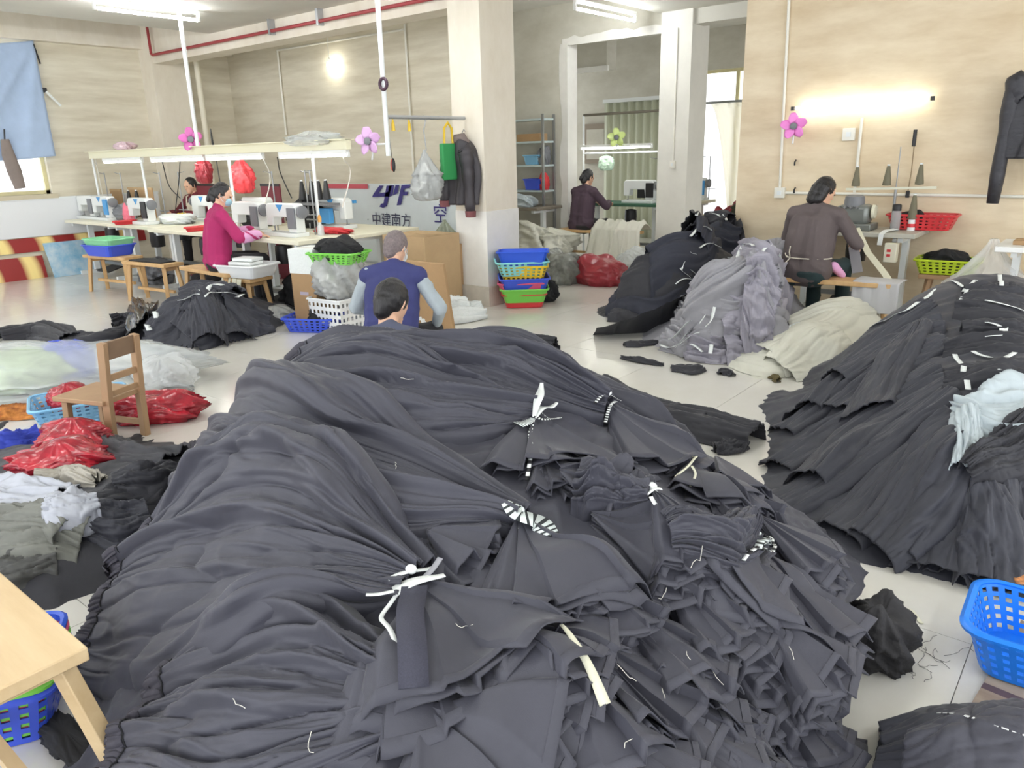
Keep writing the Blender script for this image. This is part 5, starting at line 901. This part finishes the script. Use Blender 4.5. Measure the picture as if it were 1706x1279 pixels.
for poly in ([(634, 309), (641, 309), (632, 322), (650, 319), (648, 327), (622, 328), (624, 323)], [(646, 309), (655, 309), (646, 343), (640, 346), (634, 344), (637, 339), (641, 338)], [(650, 309), (658, 308), (656, 325), (648, 328)], [(661, 308), (667, 308), (664, 322), (657, 325)], [(671, 308), (686, 307), (684, 313), (676, 314), (674, 319), (682, 319), (680, 325), (673, 325), (670, 341), (663, 342)]): lg(poly)
# conduits, pipe and bulb
conduit('pale conduit running along the top of the back wall', [atY(462, 84, 7.37), atY(673, 49, 7.37)]); conduit('pale conduit dropping behind the lamp channel on the back wall', [atY(462, 84, 7.37), atY(477, 225, 7.37)]); conduit('pale conduit dropping to the clothes rod on the back wall', [atY(674, 40, 7.37), atY(690, 300, 7.37)])
conduit('cream drain pipe beside the left pilaster', [(XL+.4, 6.62, 3.4), (XL+.4, 6.62, .0)], .045, mat('drain_pipe', s2l(226, 220, 200), .5), 'drain_pipe', 'pipe')
PR = mat('red_fire_pipe', s2l(160, 62, 66), .5); t = thing('fire_pipe', 'dark red fire pipe along the main beam', 'pipe', (-8.5, 5.92, 2.97)); q = atY(262, 80, 5.92)
obj('pipe_run', MB().tube([(-11.4, 5.92, 3.4), (-11.4, 5.92, 2.99), (-11.36, 5.92, 2.97), (-5.5, 5.92, 2.97)], .02, 8), PR, t, world=True)
for px in (448, 530): x = atY(px, 30, 5.92)[0]; obj('hanger', MB().b2((x-.02, 5.9, 2.93), (x+.02, 5.98, 3.1)), GALV, t, world=True, smooth=False)
q = atY(549, 108, 7.3); t = thing('light_bulb', 'lit bare bulb hanging on the back wall', 'bulb', (q[0], q[1], q[2]-.05)); obj('bulb', MB().ball((0, 0, .04), (.04, .04, .05), 14, 10), mat('lit_bulb', (1, .97, .85), .4, emit=25), t); obj('socket', MB().lathe([(.02, .08), (.022, .13), (.005, .14)], n=10), BATT, t); obj('cord', MB().tube([(0, 0, .13), (0, 0, .5), (0, .09, .55)], .004, 5), BATT, t)
conduit('thin conduit down the white column in the doorway', [(-4.74, 9.14, 2.9), (-4.74, 9.14, 1.35)], .01); wbox('small white switch box on the white column', (-4.74, 9.13, 1.3), (.07, .04, .09), name='switch_box')
# ------------------------------------------------------------------ doorway room
table('green-topped sewing table in the doorway', -6.5, -5.15, 9.62, 10.2, m=GREENT); sewing_machine('white sewing machine with dark motor box on the green table', (-5.62, 9.85, .76), 0, box=BLK, tri=False, panel=BLK); sewing_machine('pale blue-fronted sewing machine at the back of the green table', (-5.2, 10.6, .76), 0, panel=MBLUE, tri=False)
table('second sewing table behind the green table', -5.9, -4.9, 10.35, 10.85)
t = thing('lamp_stand', 'white pipe frame holding the doorway lamp', 'lamp stand', (-6.0, 9.85, .76)); obj('upright', MB().tube([(-6.62, 9.9, .0), (-6.62, 9.9, 2.0)], .016, 8), WSTEEL, t, world=True); obj('upright', MB().tube([(-5.22, 9.9, .76), (-5.22, 9.9, 2.0)], .016, 8), WSTEEL, t, world=True); obj('crossbar', MB().tube([(-6.62, 9.9, 1.46), (-5.1, 9.9, 1.46)], .014, 8), WSTEEL, t, world=True); obj('top_bar', MB().tube([(-6.62, 9.9, 2.0), (-5.22, 9.9, 2.0)], .018, 8), mat('dark_bar', s2l(110, 104, 92), .5), t, world=True)
tube_lamp('bright lit tube lamp above the green table in the doorway', (-6.6, 9.8, 1.53), (-5.42, 9.8, 1.53), over=.03)
sack('pale mint bag hanging under the doorway lamp', atY(1010, 284, 9.95), (.13, .05, .12), mat('mint_bag', s2l(206, 232, 212), .5), 71, flat=.05, neck=.4)
for lab, a, b, Y in [('dark window frame panel on the far wall', (972, 207), (1012, 272), 12.8), ('brown door frame on the far wall', (1030, 200), (1060, 262), 12.8), ('tall brown cabinet in the far room', (1040, 258), (1062, 330), 12.5)]:
    p, q = atY(*a, Y), atY(*b, Y); t = thing('wall_panel' if Y > 12.6 else 'cabinet', lab, 'panel' if Y > 12.6 else 'cabinet', ((p[0]+q[0])/2, Y, q[2] if Y > 12.6 else 0)); z0 = q[2] if Y > 12.6 else 0; obj('frame', MB().b2((p[0], Y, z0), (q[0], Y+.09, p[2])), mat('brown_frame', s2l(140, 128, 112), .6), t, world=True, smooth=False); obj('inset', MB().b2((p[0]+.08, Y-.01, z0+.08), (q[0]-.08, Y, p[2]-.1)), WALLG, t, world=True, smooth=False)
for k in range(9): pass
cu = thing('partition_sheet', 'corrugated grey-green partition sheet in the far room', 'partition', (-6.6, 12.0, 0)); X_, Z_ = np.meshgrid(np.linspace(-7.6, -6.1, 90), np.linspace(0, 2.3, 4)); obj('sheet', MB().grid(np.stack([X_, 12+.025*np.sin(X_*42), Z_], 2)), mat('greenish_sheet', s2l(196, 200, 178), .6), cu, world=True, solid=.004); obj('top_rail', MB().b2((-7.6, 11.96, 2.28), (-6.1, 12.04, 2.34)), WSTEEL, cu, world=True, smooth=False)
ct = thing('curtain', 'white curtain gathered aside at the bright far window', 'curtain', (-5.0, 12.7, .3)); A = []
for i in range(24):
    f = i/23; w0 = -5.95+.45*f**.6; A.append([(w0+(-4.6-w0)*j/30, 12.75+.03*math.sin(j*1.3), 2.2-2.17*f) for j in range(31)])
obj('cloth', MB().grid(np.array(A)), mat('sheer_curtain', s2l(240, 236, 222), .9, trans=.6), ct, world=True, solid=.004, angle=180); obj('rod', MB().tube([(-6.5, 12.75, 2.22), (-4.6, 12.75, 2.22)], .02, 8), STEEL, ct, world=True)
lump('dark plant-like tangle of threads behind the white column', (-4.15, 10.4, .0), (.25, .25, .5), mat('dark_tangle', s2l(70, 72, 58), .8), 72, 'thread_tangle', 'tangle', amp=.5, neck=.8); lump('red sack beside the dark thread tangle', (-4.6, 10.6, 0), (.2, .2, .4), REDDK, 73, 'cloth_sack', 'sack')
bench('pine bench under the plum-clad woman', (-5.75, 8.98, 0), 0, 1.25, .28, .45)
DWM = Mound([(-9, 0, 0), (9, 0, 0), (0, 14, 0), (3, 6, 0)])
for k, (x0, w_, lab) in enumerate(((-5.55, .26, 'off-white trousers hung over the pine bench beside the plum-clad woman'), (-5.2, .24, 'pale trousers draped over the far end of the doorway bench'))):
    N = Noise(80+k); A = []
    for i in range(40):
        f = i/39; row = []
        for j in range(30):
            s_ = j/29*2-1; r = N.ridge(s_*3+k*7, f*1.5); w2 = w_*(.8+.45*max(f-.35, 0)); y = 9.12-.3*min(f/.35, 1)-.14*max(f-.35, 0)-.05*r*min(1, f*2); z = .47+.12*math.sin(math.pi*min(f/.35, 1))*(.6+.6*r) if f < .35 else .5-(f-.35)*.72
            row.append((x0+s_*w2, y, max(z, .02)))
        A.append(row)
    tag(obj('trousers', MB().grid(np.array(A)), (OFFW, mat('ivory_cotton', s2l(214, 212, 200), .8))[k], solid=.006, angle=180), lab, 'trousers')
q = atz(905, 440); lump('heap of off-white trousers beside the doorway table', (q[0]-.25, q[1]+.1, 0), (.45, .34, .3), OFFW, 81, 'trouser_heap', 'trousers', amp=.4); lump('off-white trousers bundle slumped on the pale heap', (q[0]+.05, q[1]+.1, .05), (.32, .26, .26), OFFW, 82, 'trouser_bundle', 'trousers', amp=.4, neck=.3)
q = atz(922, 474); sack('grey translucent bag on the floor before the off-white heap', (q[0], q[1]+.15, 0), (.24, .22, .24), GREYBAG, 83, flat=.3); q = atz(990, 476); sack('dark red plastic bag on the floor before the doorway', (q[0], q[1]+.15, 0), (.32, .22, .2), REDDK, 84, flat=.35, amp=.12); q = atz(1040, 455); sack('small pale bag beside the dark red bag', (q[0], q[1]+.2, 0), (.2, .16, .16), FROST, 85)
table('dark-topped table with cloth rolls by the partition', -7.5, -6.45, 8.5, 9.1, m=mat('dark_top', s2l(120, 112, 100), .5), motor=False)
for k, (x, lab) in enumerate(((-7.2, 'white cloth roll on the dark-topped table'), (-6.8, 'grey and white cloth roll on the dark-topped table'))): lump(lab, (x, 8.65, .76), (.2, .12, .09), TAPE if k == 0 else PALE, 86+k)
sh = thing('shelf_unit', 'metal shelf with blue boxes against the partition', 'shelf', (-6.98, 8.98, 0)); 
for x in (-7.45, -6.62):
    for y in (8.88, 9.14): obj('upright', MB().b2((x-.015, y-.015, 0), (x+.015, y+.015, 2.0)), STEEL, sh, world=True, smooth=False)
for z in (.95, 1.3, 1.62, 1.92): obj('shelf_board', MB().b2((-7.46, 8.87, z), (-6.61, 9.15, z+.025)), mat('pale_shelf', s2l(190, 204, 204), .5), sh, world=True, smooth=False)
basket('sky blue box on the middle shelf', (-6.85, 9.0, 1.326), 0, .15, .11, .13, LBLUE, holes=False, name='storage_box'); basket('royal blue box on the lower shelf', (-6.85, 9.0, .976), 0, .16, .11, .15, ROYAL, holes=False, name='storage_box'); carton('flat brown carton on the upper shelf', (-6.9, 9.0, 1.646), (.4, .2, .1), 0, tape=False); lump('red cloth on the lower shelf', (-6.7, 9.0, .976), (.06, .09, .12), RED, 88); lump('dark cables coiled on the middle shelf', (-6.7, 9.0, 1.326), (.08, .09, .14), MGREY, 89, 'cable_coil', 'cable')
# ------------------------------------------------------------------ left wall
BRD = mat('white_board', s2l(226, 228, 230), .35); t = thing('wall_board', 'white panel band along the lower left wall', 'board', (XL+.02, 3.3, .55)); obj('panel', MB().b2((XL+.005, 1.0, .56), (XL+.03, 5.9, 1.05)), BRD, t, world=True, smooth=False)
obj('top_bead', MB().b2((XL+.005, 1.0, 1.05), (XL+.045, 5.9, 1.075)), WSTEEL, t, world=True, smooth=False)
def swirl_mat(name):
    m = bpy.data.materials.new(name); m.use_nodes = True; nt = m.node_tree; b = nt.nodes['Principled BSDF']; b.inputs['Roughness'].default_value = .45; tc = nt.nodes.new('ShaderNodeTexCoord'); w_ = nt.nodes.new('ShaderNodeTexWave'); w_.wave_type = 'RINGS'; w_.inputs['Scale'].default_value = .55; w_.inputs['Distortion'].default_value = 5; nt.links.new(tc.outputs['Object'], w_.inputs[0]); r = nt.nodes.new('ShaderNodeValToRGB'); e = r.color_ramp.elements; e[0].color = s2l(150, 38, 36)+(1,); e[1].color = s2l(250, 226, 150)+(1,); e[0].position = .6; e[1].position = .97; nt.links.new(w_.outputs[0], r.inputs[0]); nt.links.new(r.outputs[0], b.inputs['Base Color']); return m
SW = swirl_mat('red_gold_poster'); 
for lab, z0, z1, y1, lean in [('red banner strip with gold swirls under the white panel band', .36, .55, 5.6, .01), ('red poster with gold swirls at the foot of the left wall', .0, .3, 4.12, .05)]:
    mb = MB(); mb.add([(XL+.02+lean, 1.0, z0), (XL+.02+lean, y1, z0), (XL+.012, y1, z1), (XL+.012, 1.0, z1)], [(0, 1, 2, 3)]); tag(obj('poster', mb, SW, solid=.006, smooth=False), lab, 'poster')
t = thing('leaning_print', 'pale blue and white print leaning on the left wall', 'poster', (XL+.1, 4.45, 0)); mb = MB(); mb.add([(XL+.22, 4.15, 0), (XL+.22, 4.85, 0), (XL+.03, 4.85, .46), (XL+.03, 4.15, .46)], [(0, 1, 2, 3)]); obj('sheet', mb, mat('pale_print', s2l(200, 216, 226), .4, 6, .1, col2=s2l(120, 180, 214)), t, world=True, solid=.01, smooth=False)
CUR = mat('blue_curtain', s2l(172, 192, 220), .8, 5, .05); cu = thing('curtain', 'pale blue cloth tied across the left window', 'curtain', (XL+.06, 3.6, 1.75)); A = []
N = Noise(90)
for i in range(50):
    f = i/49; row = []
    for j in range(60):
        s_ = j/59; y = 2.2+2.32*s_; z = 3.08-.12*math.sin(math.pi*s_)-f*(1.3+.16*s_); g = max(0, 1-math.hypot((1-s_)*1.3, f)); pull = math.exp(-((1-s_)**2*8+f*f*6)); d = .05*(float(N.ridge(math.atan2(f+.02, 1.02-s_)*4, 3))-.5)*min(1, 3*math.hypot(1-s_, f))+.02*(float(N(s_*6, f*4))-.5)
        row.append((XL+.07+d, y-.0*pull, z))
    A.append(row)
obj('cloth', MB().grid(np.array(A)), CUR, cu, world=True, solid=.004, angle=180); obj('tie_cord', MB().tube([(XL+.06, 4.5, 3.12), (XL+.07, 4.52, 3.02), (XL+.06, 4.56, 2.8)], .012, 6), BLK, cu, world=True)
t = thing('hanging_trousers', 'taupe trouser leg hanging in the left window', 'trousers', (XL+.1, 4.0, 1.2)); obj('leg', MB().tube([tuple(atX(px, py, XL+.1)) for px, py in ((8, 232), (14, 258), (24, 285), (34, 314))], [.05, .08, .09, .07], 14, .4), mat('taupe_cloth', s2l(136, 124, 118), .85, 6, .1), t, world=True); obj('hanging_loop', MB().tube([tuple(atX(8, 234, XL+.1)), tuple(atX(7, 215, XL+.1))], .01, 6), BLK, t, world=True)
q = atX(72, 150, XL+.05); t = thing('wall_bracket', 'small black bracket with white strip beside the blue curtain', 'bracket', q); obj('clip', MB().box((0, 0, 0), (.06, .08, .06)), BLK, t, bevel=.01); obj('strip', MB().ribbon([(.03, .02, -.02), (.04, .1, -.12), (.04, .17, -.2)], .03, .004, (1, 0, 0)), TAPE, t)
# ------------------------------------------------------------------ left foreground heap
FM, FHp = mkheap(((100, 745, .12), (60, 850, .12), (90, 915, .14), (220, 790, .2), (190, 850, .18), (20, 780, .1), (30, 930, .1)), ((290, 735), (175, 720), (170, 985), (100, 1010), (60, 690)), ((-3.6, 3.6, 0), (-2.9, 3.0, .1), (-2.6, 2.2, .1), (-1.9, 2.0, 0), (-2.2, 4.4, 0), (-3.2, 4.4, 0)), (-3.4, -.9, 1.7, 4.6), cell=.02)
under('garment_heap', FM, (-3.3, -1.0, 1.8, 4.4), TRD, 'dark garments under the folded clothes by the low chair', 'garment', 91, .02, (120, 120))
GRG = mat('grey_green_cotton', s2l(112, 113, 106), .8, 6, .08, bump=.1, bscale=250); DGG = mat('dark_grey_cotton', s2l(78, 78, 76), .8, 6, .08, bump=.1, bscale=250); LTG = mat('light_grey_satin', s2l(172, 175, 184), .55, 6, .06)
ORG = mat('orange_print', s2l(205, 132, 58), .8, 14, .3, col2=s2l(120, 62, 34)); BLUC = mat('cobalt_cloth', s2l(44, 62, 168), .75, 8, .12)
for lab, sp, m, k in [('dark grey folded garment at the front of the clothes heap', ((-30, 960, 0.062), (30, 950, 0.099), (100, 930, 0.074)), DGG, 1), ('black trousers folded beside the low chair', ((180, 740, 0.074), (230, 760, 0.124), (300, 770, 0.099)), TRD, 2), ('black trousers twisted against the main heap waistbands', ((150, 850, 0.062), (210, 830, 0.112), (290, 800, 0.087)), TRD, 3), ('slate trousers crumpled between folded greys and the main heap', ((140, 880, 0.062), (190, 880, 0.099), (250, 870, 0.074)), TRN, 4), ('black shorts rolled beneath the slate trousers', ((190, 810, 0.050), (235, 800, 0.087), (290, 790, 0.062)), TRD, 5), ('grey-green folded garment with a rounded edge', ((-20, 900, 0.074), (50, 900, 0.124), (145, 905, 0.087)), GRG, 6), ('olive grey garment on top of the folded stack', ((-20, 865, 0.062), (40, 870, 0.093), (120, 885, 0.074)), GRG, 7), ('light grey satin garment crumpled under the red bags', ((-20, 820, 0.074), (40, 830, 0.124), (110, 830, 0.074)), LTG, 8), ('pale lilac-grey garment lying by the black shorts', ((80, 850, 0.050), (120, 845, 0.087), (165, 845, 0.050)), LTG, 9), ('taupe garment edge under the red bags', ((60, 800, 0.031), (110, 800, 0.062), (165, 810, 0.037)), mat('taupe_grey', s2l(160, 154, 142), 0.496), 10), ('cobalt blue cloth lying under the orange print cloth', ((-20, 745, 0.062), (20, 740, 0.112), (70, 730, 0.074)), BLUC, 11), ('orange and black printed cloth by the light blue basket', ((-20, 700, 0.074), (25, 692, 0.124), (80, 690, 0.087)), ORG, 12)]:
    cloth(lab, sp, FHp, m, 500+k, cat='garment', name='garment', folds=.022, freq=6, dome=.035, drop=.05, steps=8, steph=.022)
q = atz(90, 800, .06); sack('front red plastic bag of clothes by the satin garment', (q[0], q[1]+.05, .08), (.24, .16, .085), REDBAG, 95, flat=.3, rz=.5); q = atz(120, 762, .06); sack('rear red plastic bag of clothes beside the cobalt cloth', (q[0]-.05, q[1]+.06, .06), (.2, .14, .095), REDBAG, 96, flat=.3, rz=.6)
q = atz(118, 712); basket('light blue perforated basket behind the low chair', (q[0]-.12, q[1]+.12, 0), math.radians(70), .26, .19, .14, LBLUE, rows=11, na=72); sack('red mesh bag lying in the light blue basket', (q[0]-.22, q[1]+.1, .05), (.12, .1, .09), REDBAG, 97)
q = atz(235, 706); sack('red mesh bag on the floor behind the low chair', (q[0], q[1]+.1, 0), (.26, .14, .095), REDBAG, 98, flat=.3, rz=.8)
q = atz(240, 668); sack('clear plastic bag of grey threads behind the red mesh bag', (q[0]-.08, q[1]+.2, 0), (.18, .18, .13), CLEAR, 99)
q = atz(70, 668); sack('large frosted plastic bag spread on the floor behind the chair', (q[0]-.15, q[1]+.25, 0), (.85, .45, .17), FROST, 100, flat=.3, rz=.7, amp=.26); sack('pale green cloth bag inside the frosted plastic', (q[0]-.55, q[1]+.1, 0), (.36, .26, .13), mat('pale_green_cloth', s2l(186, 206, 160), .7), 101, flat=.3); sack('blue tray shape under the frosted plastic', (q[0]-.55, q[1]+.4, 0), (.2, .15, .15), ROYAL, 102, flat=.4)
# low chair
a, b = atz(190, 748), atz(243, 724); d = (b-a); wd = float(np.linalg.norm(d)); rzc = math.atan2(d[1], d[0]); mid = (a+b)/2
t = thing('low_chair', 'small worn wooden chair with slatted back', 'chair', (mid[0], mid[1], 0), rzc); W2 = wd/2; H_, S_ = .60, .26; D_ = .30
for s in (-1, 1):
    obj('back_post', MB().beam((s*W2, 0, 0), (s*W2*.98, -.015, S_), .036, .045).beam((s*W2*.98, -.015, S_-.01), (s*W2*.95, -.05, H_), .034, .045), WOODD, t, bevel=.003); obj('front_leg', MB().beam((s*W2*1.02, D_, 0), (s*W2, D_-.02, S_), .036, .036), WOODD, t, bevel=.003)
    obj('side_rail', MB().beam((s*W2, .0, .08), (s*W2, D_, .08), .022, .03), WOODD, t, smooth=False)
obj('seat', MB().box((0, D_/2+.01, S_+.012), (wd+.07, D_+.06, .026)), WOODD, t, bevel=.004); obj('seat_rail', MB().box((0, D_-.02, S_-.02), (wd, .02, .035)), WOODD, t, smooth=False)
obj('back_slat', MB().box((0, -.045, H_-.05), (wd, .018, .10), Matrix.Rotation(.1, 3, 'X')), mat('dark_slat', s2l(128, 104, 82), .6, 8, .1), t, bevel=.003); obj('back_slat', MB().box((0, -.03, .40), (wd, .018, .035)), WOODD, t, bevel=.003); obj('back_slat', MB().box((0, -.02, S_+.05), (wd, .016, .03)), WOODD, t, bevel=.003)
# stool at the lower left with baskets beneath
SL = mat('stool_top_pine', s2l(214, 190, 150), .5, 3, .1, stretch=(.4, 3, 3), col2=s2l(196, 168, 126))
t = bench('pale pine stool with a knotty plank top beside the main heap', (-2.18, .365, 0), math.radians(0), .9, .33, .43, SL, name='wooden_stool', cat='stool', splay=.12)
obj('knot_mark', MB().lathe([(.001, .4305), (.028, .4308)], (.32, -.02, 0), 16, 1.6, .8), mat('knot_brown', s2l(120, 82, 50), .6), t)
q = atz(28, 1235)
for k, (m, n) in enumerate(((ROYAL, 'dark blue'), (GRNP, 'green'), (PINKP, 'pink'), (BLUEP, 'blue'))): basket('%s basket nested under the pine stool' % n, (q[0]-.13, q[1]-.02, .022*k), math.radians(60), .2, .15, .16, m)
q = atz(60, 1250); lump('black thread waste on the floor under the pine stool', (q[0]+.05, q[1]+.06, 0), (.16, .04, .03), BC, 111, 'thread_waste', 'thread')
# ------------------------------------------------------------------ right foreground
q = atz(1452, 1122); sack('black cloth roll with fraying threads beside the main heap', (q[0]-.01, q[1]+.08, 0), (.098, .1, .105), mat('black_wool', s2l(44, 43, 45), .85, 20, .15, bump=.4, bscale=60), 112, 'cloth_roll', 'cloth', flat=.25, amp=.2)
rs = np.random.RandomState(9)
def squiggle(lab, px, py, n, ln, m, spread=.03, name='thread_scrap', group='thread scraps'):
    c = atz(px, py); mb = MB()
    for k in range(n):
        P = [Vector((c[0]+rs.normal()*spread, c[1]+rs.normal()*spread, .002))]; a = rs.rand()*6.3
        for i in range(7): a += rs.normal()*.7; P.append(P[-1]+Vector((math.cos(a), math.sin(a), 0))*ln/7); P[-1].z = .002+.004*rs.rand()
        mb.tube(P, .0007, 4)
    tag(obj(name, mb, m), lab, 'thread')
squiggle('tangle of black threads on the tile right of the cloth roll', 1545, 1082, 9, .12, BLK); squiggle('black frayed threads at the foot of the main heap', 1372, 1190, 6, .06, BLK); squiggle('loose black threads near the cloth roll', 1500, 1115, 5, .06, BLK)
tag(obj('paper_scrap', MB().ribbon([atz(1500, 1012)+np.array([0, 0, .002]), atz(1520, 1020)+np.array([0, 0, .004]), atz(1535, 1040)+np.array([0, 0, .002])], .012, .002), CREAM), 'cream paper scrap on the tile beside the cloth roll', 'scrap')
BD = mat('worn_board', s2l(176, 160, 142), .7, 4, .12, stretch=(.4, 3, 1), col2=s2l(140, 120, 104)); A_, B_ = atz(1664, 1100), atz(1628, 1160); ux = np.array([1, 0, 0]); 
t = thing('floor_board', 'worn plywood board on the floor under the blue basket', 'board', (A_+B_)/2); mb = MB(); e1 = (B_-A_); e1 = e1/np.linalg.norm(e1); e2 = np.array([-e1[1], e1[0], 0]); e2 = e2 if e2@CR > 0 else -e2; P0 = A_-e1*.25; P1 = B_+e1*.18
mb.add([P0, P1, P1+e2*.7, P0+e2*.7], [(0, 1, 2, 3)]); mb2 = MB(); mb2.add([tuple(np.array(v)+np.array([0, 0, z])) for z in (.001, .016) for v in mb.v], [(0, 1, 2, 3), (7, 6, 5, 4), (0, 4, 5, 1), (1, 5, 6, 2), (2, 6, 7, 3), (3, 7, 4, 0)]); obj('plank', mb2, BD, t, world=True, smooth=False); 
s0 = A_+(B_-A_)*.75; mb = MB(); mb.add([s0+np.array([0, 0, .0165]), s0+e1*.03+np.array([0, 0, .0165]), s0+e1*.03+e2*.7+np.array([0, 0, .0165]), s0+e2*.7+np.array([0, 0, .0165])], [(0, 1, 2, 3)]); obj('dark_stripe', mb, mat('plum_stripe', s2l(96, 78, 84), .7), t, world=True, smooth=False)
q = atz(1762, 1122, .016); basket('bright blue perforated basket on the plywood board', (q[0], q[1], .018), YAW+math.radians(-38), .235, .165, .15, SKYB, rows=11, na=80, r=.07, taper=.8, rim=.016)
mb = MB(); rs = np.random.RandomState(12); q2 = q+np.array([0, 0, .2])
EMB = mat('orange_embroidery', s2l(216, 148, 92), .7, 60, .3, col2=s2l(120, 80, 50)); w0 = [atz(1690+ (k*9), 968-k*1.5+3*math.sin(k*1.3), .175) for k in range(9)]; tag(obj('braid_trim', MB().ribbon(w0, .03, .006), EMB), 'orange braided trim hanging over the blue basket rim', 'trim')
BM, BH = mkheap(((1600, 1230, .16), (1700, 1230, .18), (1530, 1240, .12), (1650, 1290, .16), (1780, 1240, .18), (1560, 1290, .12)), ((1448, 1285), (1478, 1190), (1560, 1165), (1660, 1168)), ((1.2, 1.0, 0), (.6, .9, 0), (1.7, 1.4, 0), (1.5, 1.1, .1)), (.4, 1.9, .8, 2.2), cell=.015)
under('trouser_heap', BM, (.5, 1.8, .9, 2.1), TRN, 'lower layer of the trouser stack beside the plywood board', 'trousers', 121, .006, (90, 90))
cloth('slate trousers with dashed white piping lying beside the plywood board', ((1460, 1260, .12), (1570, 1225, .2), (1800, 1230, .22)), BH, TRN, 601, folds=.012, freq=3, dome=.05, nt=90, ns=80, drop=.06); cloth('dark trousers folded over the piped pair beside the plywood board', ((1500, 1290, .12), (1640, 1280, .2), (1800, 1290, .2)), BH, TR, 602, folds=.010, freq=3, dome=.04, nt=80, ns=80)
STR2 = stripes('dashed_piping', s2l(232, 234, 232), s2l(52, 50, 58), 11, 'X', ratio=.7); P = [BH.hit(px, py)[:2] for px, py in ((1562, 1190), (1610, 1196), (1660, 1212), (1720, 1236))]; tag(ribbon_on(BH, P, .007, .004, STR2, 'piping', None), 'dashed white piping on the slate trousers by the plywood board', 'piping')
